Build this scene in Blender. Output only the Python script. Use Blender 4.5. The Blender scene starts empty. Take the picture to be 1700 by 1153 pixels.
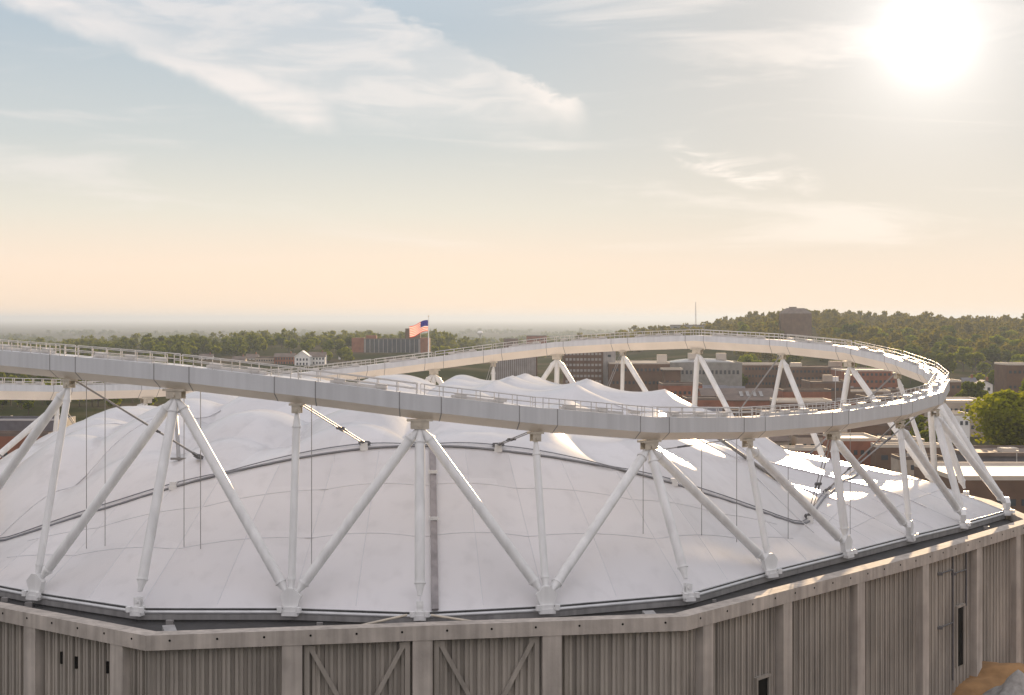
import bpy, bmesh, math, random
import numpy as np
from mathutils import Vector, Matrix
random.seed(7); RNG = np.random.default_rng(7)
C = bpy.context.scene
COL = C.collection
R = math.radians
F = 2643.94            # focal length of the photograph in its own pixels (1700 wide)
CAMZ = 52.0

# ------------------------------------------------------------------ camera
cam = bpy.data.cameras.new("camera"); camo = bpy.data.objects.new("camera", cam); COL.objects.link(camo)
camo.location = (0, 0, CAMZ); camo.rotation_euler = (R(90), 0, 0)
cam.sensor_width = 36; cam.lens = 36*F/1700; cam.shift_y = -48.5/1700
cam.clip_start = 1; cam.clip_end = 200000
C.camera = camo

def at(x, y, D):       # a place at distance D seen in direction (x, y) of the 1700 px photograph
    return Vector(((x-850)/F*D, D, CAMZ-(y-528)/F*D))

# ------------------------------------------------------------------ materials
def newmat(name):
    m = bpy.data.materials.new(name); m.use_nodes = True
    nt = m.node_tree; nt.nodes.clear()
    return m, nt, nt.nodes, nt.links
def plain(name, col, rough=.6, var=.12, scale=.5, metal=0.0, bump=0.0, streak=0.0, spec=.5, fine=0.0):
    m, nt, N, L = newmat(name)
    out = N.new('ShaderNodeOutputMaterial'); p = N.new('ShaderNodeBsdfPrincipled')
    L.new(p.outputs[0], out.inputs[0])
    p.inputs['Roughness'].default_value = rough; p.inputs['Metallic'].default_value = metal
    p.inputs['Specular IOR Level'].default_value = spec
    g = N.new('ShaderNodeNewGeometry')
    nz = N.new('ShaderNodeTexNoise'); nz.inputs['Scale'].default_value = scale; nz.inputs['Detail'].default_value = 6
    L.new(g.outputs['Position'], nz.inputs['Vector'])
    r = N.new('ShaderNodeMapRange'); r.inputs[1].default_value = .3; r.inputs[2].default_value = .7
    r.inputs[3].default_value = 1-var; r.inputs[4].default_value = 1+var
    L.new(nz.outputs[0], r.inputs[0])
    val = r.outputs[0]
    if streak:
        mp = N.new('ShaderNodeMapping'); mp.inputs['Scale'].default_value = (1.3, 1.3, .06)
        L.new(g.outputs['Position'], mp.inputs['Vector'])
        n2 = N.new('ShaderNodeTexNoise'); n2.inputs['Scale'].default_value = 1.0; n2.inputs['Detail'].default_value = 5
        L.new(mp.outputs[0], n2.inputs['Vector'])
        r2 = N.new('ShaderNodeMapRange'); r2.inputs[1].default_value = .35; r2.inputs[2].default_value = .68
        r2.inputs[3].default_value = 1+streak*.5; r2.inputs[4].default_value = 1-streak
        L.new(n2.outputs[0], r2.inputs[0])
        mu = N.new('ShaderNodeMath'); mu.operation = 'MULTIPLY'
        L.new(val, mu.inputs[0]); L.new(r2.outputs[0], mu.inputs[1]); val = mu.outputs[0]
    vm = N.new('ShaderNodeVectorMath'); vm.operation = 'SCALE'; vm.inputs[0].default_value = col
    L.new(val, vm.inputs['Scale']); L.new(vm.outputs[0], p.inputs['Base Color'])
    if bump:
        nb = N.new('ShaderNodeTexNoise'); nb.inputs['Scale'].default_value = fine or scale*6; nb.inputs['Detail'].default_value = 4
        L.new(g.outputs['Position'], nb.inputs['Vector'])
        b = N.new('ShaderNodeBump'); b.inputs['Strength'].default_value = bump; b.inputs['Distance'].default_value = .1
        L.new(nb.outputs[0], b.inputs['Height']); L.new(b.outputs[0], p.inputs['Normal'])
    return m
def leafmat(name, col, trans=.55):
    m, nt, N, L = newmat(name)
    out = N.new('ShaderNodeOutputMaterial')
    d = N.new('ShaderNodeBsdfDiffuse'); t = N.new('ShaderNodeBsdfTranslucent'); mx = N.new('ShaderNodeMixShader')
    mx.inputs[0].default_value = trans
    g = N.new('ShaderNodeNewGeometry'); oi = N.new('ShaderNodeObjectInfo')
    nz = N.new('ShaderNodeTexNoise'); nz.inputs['Scale'].default_value = .35; nz.inputs['Detail'].default_value = 3
    L.new(g.outputs['Position'], nz.inputs['Vector'])
    a = N.new('ShaderNodeMath'); a.operation = 'MULTIPLY_ADD'; a.inputs[1].default_value = .45
    L.new(oi.outputs['Random'], a.inputs[0])
    L.new(nz.outputs[0], a.inputs[2])
    cr = N.new('ShaderNodeValToRGB')
    cr.color_ramp.elements[0].position = .35; cr.color_ramp.elements[0].color = (col[0]*.6, col[1]*.65, col[2]*.7, 1)
    cr.color_ramp.elements[1].position = .95; cr.color_ramp.elements[1].color = (col[0]*1.7, col[1]*1.4, col[2]*1.1, 1)
    L.new(a.outputs[0], cr.inputs[0])
    L.new(cr.outputs[0], d.inputs[0]); L.new(cr.outputs[0], t.inputs[0])
    L.new(d.outputs[0], mx.inputs[1]); L.new(t.outputs[0], mx.inputs[2]); L.new(mx.outputs[0], out.inputs[0])
    return m

def roofmat(f=1.0):
    m, nt, N, L = newmat('white coated fabric')
    out = N.new('ShaderNodeOutputMaterial'); p = N.new('ShaderNodeBsdfPrincipled'); t = N.new('ShaderNodeBsdfTranslucent')
    mx = N.new('ShaderNodeMixShader'); mx.inputs[0].default_value = .24
    p.inputs['Roughness'].default_value = .24; p.inputs['Specular IOR Level'].default_value = .5
    g = N.new('ShaderNodeNewGeometry')
    nz = N.new('ShaderNodeTexNoise'); nz.inputs['Scale'].default_value = .07; nz.inputs['Detail'].default_value = 7
    L.new(g.outputs['Position'], nz.inputs['Vector'])
    cr = N.new('ShaderNodeValToRGB')
    cr.color_ramp.elements[0].position = .3; cr.color_ramp.elements[0].color = (.73*f, .722*f, .725*f, 1)
    cr.color_ramp.elements[1].position = .62; cr.color_ramp.elements[1].color = (.81*f, .80*f, .805*f, 1)
    mp = N.new('ShaderNodeMapping'); mp.inputs['Scale'].default_value = (.55, .55, .045); L.new(g.outputs['Position'], mp.inputs['Vector'])
    n2 = N.new('ShaderNodeTexNoise'); n2.inputs['Scale'].default_value = 1.0; n2.inputs['Detail'].default_value = 6; L.new(mp.outputs[0], n2.inputs['Vector'])
    r2 = N.new('ShaderNodeMapRange'); r2.inputs[1].default_value = .52; r2.inputs[2].default_value = .75; r2.inputs[3].default_value = 1; r2.inputs[4].default_value = .90; L.new(n2.outputs[0], r2.inputs[0])
    vm = N.new('ShaderNodeVectorMath'); vm.operation = 'SCALE'; L.new(cr.outputs[0], vm.inputs[0]); L.new(r2.outputs[0], vm.inputs['Scale'])
    L.new(nz.outputs[0], cr.inputs[0]); L.new(vm.outputs[0], p.inputs['Base Color'])
    t.inputs[0].default_value = (.85, .8, .72, 1)
    nb = N.new('ShaderNodeTexNoise'); nb.inputs['Scale'].default_value = .12; nb.inputs['Detail'].default_value = 2
    L.new(g.outputs['Position'], nb.inputs['Vector'])
    b = N.new('ShaderNodeBump'); b.inputs['Strength'].default_value = .25; b.inputs['Distance'].default_value = .8
    L.new(nb.outputs[0], b.inputs['Height']); L.new(b.outputs[0], p.inputs['Normal'])
    L.new(p.outputs[0], mx.inputs[1]); L.new(t.outputs[0], mx.inputs[2]); L.new(mx.outputs[0], out.inputs[0])
    return m

M = dict(
 fabric=roofmat(),
 white=plain('white painted steel', (.70, .705, .69), .38, .06, .4, streak=.1),
 beam=plain('pale grey painted steel', (.57, .58, .585), .42, .05, .15, streak=.08),
 fascia=plain('dull metal fascia', (.27, .265, .26), .45, .15, .3, metal=.2, streak=.2),
 cream=plain('warm lit soffit steel', (.78, .71, .61), .42, .06, .3),  # warm light bounced up from the roof is mixed into this colour
 galv=plain('galvanised rail', (.55, .53, .5), .4, .1, 1.0, metal=.2),
 brass=plain('primer coated bracket steel', (.50, .45, .36), .5, .15, 1.5),
 dark=plain('dark steel', (.10, .10, .105), .5, .2, 1.0),
 cable=plain('steel cable', (.28, .27, .26), .45, .1, 1.0, metal=.4),
 seam=plain('grey seam strap', (.20, .205, .22), .55, .1, .8),
 strap=plain('pale fabric weld', (.60, .60, .61), .55, .05, .5),
 duct=plain('mauve grey duct', (.25, .23, .23), .55, .12, .5, streak=.2),
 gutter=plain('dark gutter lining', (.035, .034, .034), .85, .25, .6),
 edge=plain('silver edge tube', (.55, .56, .56), .32, .1, .6, metal=.35),
 conc=plain('weathered concrete beam', (.40, .36, .315), .85, .16, .35, streak=.22, bump=.25, fine=3),
 panel=plain('ribbed concrete panel', (.31, .28, .24), .9, .2, .12, streak=.22, bump=.3, fine=3),
 hole=plain('shadowed opening', (.008, .007, .006), .9, .2, 1.0, spec=.05),
 brick=plain('red brown brick', (.24, .095, .055), .85, .2, .25, bump=.1),
 brown=plain('brown brick', (.135, .08, .052), .85, .2, .2),
 tan=plain('tan masonry', (.40, .33, .26), .85, .15, .2),
 grey=plain('grey precast', (.33, .31, .29), .8, .15, .2, streak=.15),
 stone=plain('grey stone', (.25, .24, .215), .75, .18, .3),
 pale=plain('pale flat roof', (.52, .46, .38), .7, .12, .12),
 ivory=plain('white clapboard', (.75, .73, .69), .7, .06, .4),
 slate=plain('slate roof', (.12, .115, .125), .6, .2, .4),
 tar=plain('brown tar roof', (.14, .105, .085), .8, .25, .2),
 glass=plain('window glass', (.06, .07, .08), .15, .2, .2),
 skylight=plain('skylight panes', (.19, .18, .165), .2, .1, .5),
 bark=plain('bark', (.09, .065, .045), .9, .2, 2.0),
 leafa=leafmat('summer leaves', (.135, .18, .008)),
 leafb=leafmat('dark oak leaves', (.085, .115, .010)),
 leafc=leafmat('yellow green leaves', (.17, .21, .010)),
 leafh=leafmat('golden lit hill leaves', (.135, .13, .012)),  # golden backlight on the hill wood is partly put into the leaf colour
 leafd=leafmat('far wood leaves', (.085, .11, .012)),
 soil=plain('orange brown soil', (.30, .17, .07), .95, .3, .4, bump=.5, fine=2),
 gravel=plain('grey gravel', (.30, .29, .27), .9, .25, 1.2, bump=.6, fine=4),
 asphalt=plain('asphalt', (.055, .052, .05), .9, .25, .1),
 red=plain('flag red', (.55, .05, .05), .8, .05), fwhite=plain('flag white', (.85, .82, .8), .8, .04),
 blue=plain('flag blue', (.03, .045, .22), .8, .05),
)
# leaf-like translucency for the flag cloth
def cloth(name, col):
    m, nt, N, L = newmat(name)
    out = N.new('ShaderNodeOutputMaterial'); d = N.new('ShaderNodeBsdfDiffuse'); t = N.new('ShaderNodeBsdfTranslucent'); mx = N.new('ShaderNodeMixShader')
    g = N.new('ShaderNodeNewGeometry'); nz = N.new('ShaderNodeTexNoise'); nz.inputs['Scale'].default_value = 2
    L.new(g.outputs['Position'], nz.inputs['Vector'])
    r = N.new('ShaderNodeMapRange'); r.inputs[3].default_value = .9; r.inputs[4].default_value = 1.1; L.new(nz.outputs[0], r.inputs[0])
    vm = N.new('ShaderNodeVectorMath'); vm.operation = 'SCALE'; vm.inputs[0].default_value = col; L.new(r.outputs[0], vm.inputs['Scale'])
    L.new(vm.outputs[0], d.inputs[0]); L.new(vm.outputs[0], t.inputs[0]); mx.inputs[0].default_value = .5
    L.new(d.outputs[0], mx.inputs[1]); L.new(t.outputs[0], mx.inputs[2]); L.new(mx.outputs[0], out.inputs[0]); return m
M['red'] = cloth('flag red cloth', (.62, .07, .05)); M['fwhite'] = cloth('flag white cloth', (.85, .8, .75)); M['blue'] = cloth('flag blue cloth', (.035, .04, .2))

# ------------------------------------------------------------------ mesh helpers
class MB:
    """collects boxes, tubes, sheets and prisms; build() links them as ONE mesh object"""
    def __init__(s): s.v = []; s.f = []; s.m = []; s.sm = []
    def add(s, vs, fs, mi=0, smooth=False):
        o = len(s.v); s.v += [tuple(p) for p in vs]
        for f in fs: s.f.append([i+o for i in f]); s.m.append(mi); s.sm.append(smooth)
    def box(s, c, size, ax=None, mi=0):
        ax = ax or (Vector((1, 0, 0)), Vector((0, 1, 0)), Vector((0, 0, 1)))
        c = Vector(c); vs = []
        for sx in (-.5, .5):
            for sy in (-.5, .5):
                for sz in (-.5, .5): vs.append(c+ax[0]*(sx*size[0])+ax[1]*(sy*size[1])+ax[2]*(sz*size[2]))
        s.add(vs, [(0, 1, 3, 2), (4, 6, 7, 5), (0, 4, 5, 1), (2, 3, 7, 6), (0, 2, 6, 4), (1, 5, 7, 3)], mi)
    def tube(s, pts, rad, n=8, mi=0, cap=True):
        pts = [Vector(p) for p in pts]; rads = rad if isinstance(rad, (list, tuple)) else [rad]*len(pts)
        vs = []; up = None
        for i, p in enumerate(pts):
            d = (pts[min(i+1, len(pts)-1)]-pts[max(i-1, 0)]).normalized()
            if up is None: up = Vector((0, 0, 1)) if abs(d.z) < .95 else Vector((1, 0, 0))
            a = d.cross(up).normalized(); b = a.cross(d).normalized(); up = b
            for k in range(n):
                t = 2*math.pi*k/n; vs.append(p+a*(math.cos(t)*rads[i])+b*(math.sin(t)*rads[i]))
        fs = [(i*n+k, i*n+(k+1) % n, (i+1)*n+(k+1) % n, (i+1)*n+k) for i in range(len(pts)-1) for k in range(n)]
        s.add(vs, fs, mi, True)
        if cap:
            o = (len(pts)-1)*n
            s.add(vs[:n], [tuple(range(n-1, -1, -1))], mi); s.add(vs[o:], [tuple(range(n))], mi)
    def prism(s, poly, z0, z1, mi=0, top=None):
        n = len(poly); vs = [(x, y, z0) for x, y in poly]+[(x, y, z1) for x, y in poly]
        s.add(vs, [(i, (i+1) % n, n+(i+1) % n, n+i) for i in range(n)], mi)
        s.add(vs, [tuple(range(n, 2*n))], mi if top is None else top)
    def build(s, name, mats, parent=None):
        me = bpy.data.meshes.new(name); me.from_pydata(s.v, [], s.f)
        for m in (mats if isinstance(mats, (list, tuple)) else [mats]): me.materials.append(m)
        me.polygons.foreach_set('material_index', s.m); me.polygons.foreach_set('use_smooth', s.sm); me.update()
        o = bpy.data.objects.new(name, me); COL.objects.link(o)
        if parent is not None:
            o.parent = parent
            off = root_offset(parent)
            if off.length: me.transform(Matrix.Translation(-off))
        return o
def root_offset(o):
    v = Vector((0, 0, 0))
    while o is not None: v = v+o.location; o = o.parent
    return v
def tag(o, label=None, cat=None, group=None, kind=None):
    if label: o['label'] = label
    if cat: o['category'] = cat
    if group: o['group'] = group
    if kind: o['kind'] = kind
    return o
def empty(name, loc, label, cat, group=None):
    o = bpy.data.objects.new(name, None); COL.objects.link(o); o.location = loc; o.empty_display_size = 1
    return tag(o, label, cat, group)

# ------------------------------------------------------------------ terrain
def sstep(a, b, x):
    t = np.clip((np.asarray(x, float)-a)/(b-a), 0, 1); return t*t*(3-2*t)
def ground_z(x, y):
    x = np.asarray(x, float); y = np.asarray(y, float)
    d = np.hypot(x, y); a = np.arctan2(x, np.maximum(y, 1e-3)+0*x); a = np.where(y < 0, np.sign(x)*1.6, a)
    right = (38+5*np.sin(a*38+.6)+3.5*np.sin(a*71+2)+2*np.sin(d*.006+a*20))*sstep(.02, .155, a)*sstep(1150, 2400, d)*(1-sstep(3800, 6000, d))
    left = 15*sstep(1250, 1950, d)*(1-sstep(2500, 3300, d))*sstep(-.30, -.20, a)*(1-sstep(-.06, .0, a))
    far = 10*np.exp(-((d-5200)/700)**2)*(.7+.3*np.sin(a*31))+8*np.exp(-((d-9000)/900)**2)*(.6+.4*np.sin(a*23+1))
    return right+left+far*(np.abs(a) < 1.2)-38*sstep(2700, 4800, d)
def ground():
    rs = [0, 60, 120, 200, 300, 400, 520, 650]+list(np.linspace(800, 4200, 36))+list(np.geomspace(4500, 62000, 30))
    ang = []
    for i in range(-40, 41): ang.append(i*.0125)
    ang += [.55+.1*i for i in range(1, 58)]
    ang = [a for a in ang if a < 2*math.pi-.53]
    n = len(ang); vs = [(0, 0, 0)]; fs = []
    for r in rs[1:]:
        for a in ang:
            x, y = r*math.sin(a), r*math.cos(a); vs.append((x, y, float(ground_z(x, y))))
    for j in range(n): fs.append((0, 1+(j+1) % n, 1+j))
    for i in range(len(rs)-2):
        for j in range(n):
            fs.append((1+i*n+j, 1+i*n+(j+1) % n, 1+(i+1)*n+(j+1) % n, 1+(i+1)*n+j))
    mb = MB(); mb.add(vs, fs, 0, True)
    m, nt, N, L = newmat('town ground')
    out = N.new('ShaderNodeOutputMaterial'); p = N.new('ShaderNodeBsdfDiffuse'); L.new(p.outputs[0], out.inputs[0])
    g = N.new('ShaderNodeNewGeometry'); n1 = N.new('ShaderNodeTexNoise'); n1.inputs['Scale'].default_value = .006; n1.inputs['Detail'].default_value = 9; n1.inputs['Roughness'].default_value = .65
    L.new(g.outputs['Position'], n1.inputs['Vector'])
    cr = N.new('ShaderNodeValToRGB'); e = cr.color_ramp.elements
    e[0].position = .36; e[0].color = (.025, .032, .010, 1); e[1].position = .62; e[1].color = (.10, .078, .05, 1)
    k = cr.color_ramp.elements.new(.5); k.color = (.05, .05, .02, 1)
    L.new(n1.outputs[0], cr.inputs[0]); L.new(cr.outputs[0], p.inputs[0])
    o = mb.build('ground', m); tag(o, kind='structure')
ground()

# ------------------------------------------------------------------ stadium data (metres, camera at the origin of x and y)
BASE = [(-66.83, 186.16), (-51.85, 173.52), (-38.52, 164.25), (-22.79, 164.21), (-9.36, 161.79), (3.57, 165.44), (19.08, 172.73), (30.44, 188.46), (42.81, 203.93), (54.68, 219.03), (65.91, 232.66), (76.93, 247.74), (75.59, 265.06), (73.48, 276.37), (58.3, 290.84), (47.2, 302.88), (35.38, 314.97), (22.35, 326.52), (9.15, 335.85), (-4.1, 338.66), (-17.2, 339.44), (-31.62, 336.88), (-45.58, 326.25), (-56.97, 312.18), (-69.41, 297.17), (-81.89, 282.19), (-93.63, 268.42), (-101.52, 252.75), (-101.39, 238.08), (-98.12, 224.77), (-92.56, 210.29), (-80.83, 198.26)]
RING = [(-63.39, 190.3, 45.84), (-49.65, 178.62, 45.24), (-36.06, 170.87, 44.44), (-22.62, 167.54, 43.07), (-9.7, 167.62, 41.41), (2.52, 170.7, 39.86), (15.4, 178.62, 38.35), (28.18, 190.55, 37.59), (41.36, 205.17, 37.41), (53.72, 220.56, 37.82), (62.56, 235.61, 38.54), (67.55, 250.15, 39.79), (68.76, 262.34, 41.09), (66.52, 274.82, 42.65), (60.9, 287.54, 44.28), (50.82, 299.26, 45.32), (36.21, 310.84, 46.12), (22.45, 322.52, 45.41), (9.37, 330.27, 44.51), (-3.91, 333.6, 42.92), (-16.4, 333.52, 41.28), (-28.63, 330.44, 39.81), (-41.94, 322.51, 38.47), (-55.03, 310.59, 37.56), (-67.96, 295.97, 37.26), (-79.97, 280.58, 37.56), (-89.29, 265.53, 38.47), (-94.64, 250.99, 39.81), (-95.5, 238.8, 41.32), (-93.26, 226.32, 42.9), (-87.5, 213.59, 44.35), (-77.43, 201.88, 45.4)]
CEN = np.array((-13.3, 250.6)); EAVE = 22.0; NB = 32
Bn = np.array(BASE); Rn = np.array(RING)
def lerp_closed(A, k):
    k = k % NB; i = int(math.floor(k)); f = k-i
    return A[i]*(1-f)+A[(i+1) % NB]*f
UU = np.array((.99, -.14)); VV = np.array((.14, .99))     # the diagonal cable net of the dome
def cornerness(k):
    cc = (1-math.cos(2*math.pi*(k % 8)/8))/2
    return ((cc+.004)**.36-.004**.36)/(1.004**.36-.004**.36)
def hump(x):
    f = x-math.floor(x); return 1-(2*f-1)**2
def roof_point(k, t):
    b = lerp_closed(Bn, k); b = b+(CEN-b)*.004
    p = b+(CEN-b)*t; kk = k % NB
    g = cornerness(k); hs = 30*(.10+(.40 if kk < 8 else .13)*g); ts = .08+.17*g; top = 30*.655
    w = 0.0; cush = 0.0
    if t <= ts:
        u = t/ts; f = k-math.floor(k)
        z = hs*(u+.10*u*(1-u)*1.2) - .35*math.sin(math.pi*u)*(1-hump(f))*1.2
    else:
        q = (t-ts)/(1-ts); pw = (2.0+2.0*(1-g)) if kk < 8 else (4.0-1.0*float(sstep(17, 21, kk)*(1-sstep(30, 32, kk))))
        z = hs+(top-hs)*(1-(1-q)**pw); w = float(sstep(0, .22, q))
        fk = k*.5-math.floor(k*.5); cush = (2.5*hump(fk)-.9)*math.sin(math.pi*min(1, q/.36)**.8)*.85    # cushions between the radial cables
    bw = float(sstep(8, 9.2, kk)*(1-sstep(14.8, 16, kk)))
    if bw > 0:                                                       # the low shelf of fabric at the right hand corner
        f = kk-math.floor(kk)
        if t < .12: z2 = 4.2*(t/.12)
        elif t < .37: z2 = 4.2+4.6*((t-.12)/.25)-.5*math.sin(math.pi*(t-.12)/.25)*hump(f)
        else: z2 = 8.8+(top-8.8)*(1-(1-(t-.37)/.63)**4.0)
        z = z*(1-bw)+z2*bw; w = w*(1-bw)+float(sstep(.37, .52, t))*bw; cush *= 1-bw
    if w > 0:
        d = p-CEN; u = (d@UU-12.8)/12.1; v = (d@VV)/17.0+.3
        z += w*1.25*(hump(v)-.72)
        fu = u-math.floor(u); wl = float(sstep(-12, -4, p[0]))
        z += w*(wl*1.4*((2*fu-1)**2-.35)+(1-wl)*2.2*(hump((p[0]+12.7)/14)-.62))
    return Vector((p[0], p[1], EAVE+.1+z+cush))
def roof_z(x, y):
    d = np.array((x, y))-CEN; best = None
    for i in range(NB):
        a, b = Bn[i]-CEN, Bn[(i+1) % NB]-CEN
        den = a[0]*b[1]-a[1]*b[0]
        s = (d[0]*b[1]-d[1]*b[0])/den; r = (a[0]*d[1]-a[1]*d[0])/den
        if s >= -1e-9 and r >= -1e-9:
            q = s+r; k = i+(r/q if q > 1e-9 else 0)
            return roof_point(k, max(0, 1-q/.996)).z
    return EAVE

stadium = empty('stadium', (float(CEN[0]), float(CEN[1]), 0), 'huge stadium with white fabric dome, raised white crown truss and ribbed concrete walls', 'stadium')
def part(mb, name, mats, parent=None): return mb.build(name, mats, parent or stadium)

# --- roof membrane
def roof():
    KS = NB*10; TS = sorted(set(list(np.linspace(0, .3, 26))+list(np.linspace(.3, .995, 62))))
    vs = [roof_point(i/10, t) for t in TS for i in range(KS)]; nt_ = len(TS)
    fs = [(j*KS+i, j*KS+(i+1) % KS, (j+1)*KS+(i+1) % KS, (j+1)*KS+i) for j in range(nt_-1) for i in range(KS)]
    fs.append(tuple((nt_-1)*KS+i for i in range(KS)))
    mb = MB(); mb.add(vs, fs, 0, True); rr = random.Random(5); tint = {}
    for n_, f in enumerate(fs[:-1]):
        i, j = n_ % KS, n_//KS; k = (i+.5)/10; ts = .08+.17*cornerness(k); t = TS[j]
        band = 0 if t < ts*.42 else 1 if t < ts*.74 else 2 if t < ts else 3+int((t-ts)/.11)
        key = (int(k*2), band); mb.m[n_] = tint.setdefault(key, rr.choice((0, 0, 1, 1, 2)))
    part(mb, 'roof_membrane', [M['fabric'], roofmat(.965), roofmat(.93)])
roof()
# --- dark seam ropes round each corner and pale weld straps
def on_roof(k, t, up=.12):
    p = roof_point(k, t); p.z += up; return p
for c in (4, 12, 20, 28):
    mb = MB(); ks = np.linspace(c-3.99, c+3.99, 80)
    mb.tube([on_roof(k, (.08+.17*cornerness(k))*1.0, .12) for k in ks], .15, 6)
    mb.tube([on_roof(k, (.08+.17*cornerness(k))*1.045, .2) for k in ks], .07, 6)
    part(mb, 'seam_cable', M['seam'])
    mb = MB()
    for fr in (.42, .74):
        ks = np.linspace(c-3.6, c+3.6, 72)
        mb.tube([on_roof(k, (.08+.17*cornerness(k))*fr, .0) for k in ks], .06, 5)
    for k in np.arange(c-3.5, c+3.6, .5):
        ts = .08+.17*cornerness(k)
        mb.tube([on_roof(k, ts*u, .0) for u in np.linspace(.02, .98, 9)], .045, 5)
    part(mb, 'weld_strap', M['strap'])
# ridge ropes on the upper dome beyond the right hand seam
for k in (8.0, 9.0, 10.0, 14, 16, 18, 22, 24, 26, 30, 0):
    mb = MB(); mb.tube([on_roof(k, t, .05) for t in np.linspace(.06, .5, 18)], .1, 5); part(mb, 'ridge_cable', M['strap'])
# --- the duct strip that climbs the skirt behind the front post
mb = MB()
ts = .25
pts = [roof_point(4.12, t) for t in np.linspace(.0, ts, 10)]
for a, b in zip(pts[:-1], pts[1:]):
    d = (b-a); z = d.normalized(); x = Vector((1, .28, 0)).normalized(); y = z.cross(x).normalized()
    mb.box((a+b)/2+Vector((0, -.25, .2)), (.7, .3, d.length), (x, y, z))
part(mb, 'drain_duct', M['duct'])
mb = MB()
for u in (.5, .8):
    p = roof_point(4.12, ts*u); mb.box(p+Vector((0, -.42, .42)), (1.05, .35, .35))
part(mb, 'duct_clamp', M['white'])

# --- crown beam
def nrm2(v): v = np.array(v); return v/np.hypot(*v)
def ring_dirs(i):
    a, b, c = Rn[i-1][:2], Rn[i][:2], Rn[(i+1) % NB][:2]
    return nrm2(b-a), nrm2(c-b)
SEC = [(-1.15, 2.6), (-1.15, .88), (-1.05, .78), (-.12, 0), (.25, 0), (1.22, 1.5), (1.18, 2.6)]   # n inward, z above the strut joint
def sec_at(P, d, sc=1.0, miter=1.0):
    n = np.array((-d[1], d[0]))
    return [Vector((P[0]+n[0]*a*sc*miter, P[1]+n[1]*a*sc*miter, P[2]+1.3+(z-1.3)*sc)) for a, z in SEC]
def sweep(mb, secs, mi=0):
    n = len(secs[0]); vs = [v for s in secs for v in s]
    for i in range(len(secs)-1):
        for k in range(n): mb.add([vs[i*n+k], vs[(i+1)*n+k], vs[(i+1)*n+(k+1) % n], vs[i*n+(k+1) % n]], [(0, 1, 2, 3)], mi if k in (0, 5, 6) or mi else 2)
    fs = [tuple(range(n))]; fs.append(tuple(reversed([(len(secs)-1)*n+k for k in range(n)])))
    mb.add(vs, fs, mi)
def seg(i):
    A, B = Rn[i], Rn[(i+1) % NB]; L = np.linalg.norm(B-A); return A, B, L
BOXH = 2.1
for i in range(NB):
    A, B, L = seg(i); d3 = (B-A)/L; d = nrm2(d3[:2])
    mb = MB(); g = BOXH-.03
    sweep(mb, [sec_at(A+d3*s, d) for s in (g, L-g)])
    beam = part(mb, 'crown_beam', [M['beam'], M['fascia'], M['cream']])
    # railing along both edges of the beam top, a cable tray between them
    mb = MB(); n = np.array((-d[1], d[0], 0)); a0, b0 = A+d3*.3, B-d3*.3
    for sd in (-1.02, 1.02):
        off = n*sd+np.array((0, 0, 2.6))
        for hz in (.55, 1.1): mb.tube([a0+off+np.array((0, 0, hz)), b0+off+np.array((0, 0, hz))], .05, 5)
        cnt = int(L/2.0)
        for j in range(cnt+1):
            p = a0+(b0-a0)*(j/cnt)+off; mb.box(Vector(p)+Vector((0, 0, .56)), (.09, .09, 1.12))
    mb.build('railing', M['galv'], beam)
    mb = MB(); p = (A+B)/2+n*.35+np.array((0, 0, 2.77)); mb.box(p, (L-7, .5, .3), (Vector(d3), Vector(n), Vector((0, 0, 1))))
    for j in range(int(L/5)):
        p = A+d3*(4.5+j*4.4)+n*.35+np.array((0, 0, 2.97)); mb.box(p, (1.2, .7, .4), (Vector(d3), Vector(n), Vector((0, 0, 1))))
    mb.build('cable_tray', M['galv'], beam)
    # node box that spans the bend
    p, q = ring_dirs(i); mdir = nrm2(p+q); mit = 1/max(.5, float(mdir@nrm2(p)))
    P0 = Rn[i]-np.array((*p, (Rn[i]-Rn[i-1])[2]/np.linalg.norm((Rn[i]-Rn[i-1])[:2])))*BOXH
    P1 = Rn[i]+np.array((*q, (Rn[(i+1) % NB]-Rn[i])[2]/np.linalg.norm((Rn[(i+1) % NB]-Rn[i])[:2])))*BOXH
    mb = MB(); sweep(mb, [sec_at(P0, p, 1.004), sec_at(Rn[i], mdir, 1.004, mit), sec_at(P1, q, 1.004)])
    # flange lips each side of the splice
    for P, dd, s in ((P0, p, -1), (P1, q, 1)):
        PP = P-np.array((*dd, 0))*s*.03; sweep(mb, [sec_at(PP-np.array((*dd, 0))*.05, dd, 1.022), sec_at(PP+np.array((*dd, 0))*.05, dd, 1.022)], 1)
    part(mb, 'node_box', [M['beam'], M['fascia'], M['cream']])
    # bracket under the node: plates the struts pin into
    mb = MB(); n = Vector((-mdir[1], mdir[0], 0)); t = Vector((mdir[0], mdir[1], 0)); zz = Vector((0, 0, 1))
    c = Vector(Rn[i])
    mb.box(c+Vector((0, 0, -.12)), (2.7 if i % 2 == 0 else 1.5, 1.1, .24), (t, n, zz))
    for s in (-.42, .42): mb.box(c+n*s+Vector((0, 0, -.62)), (1.9 if i % 2 == 0 else .95, .1, .85), (t, n, zz))
    mb.tube([c-n*.62+Vector((0, 0, -.7)), c+n*.62+Vector((0, 0, -.7))], .2, 8)
    part(mb, 'node_bracket', M['brass'])

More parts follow.
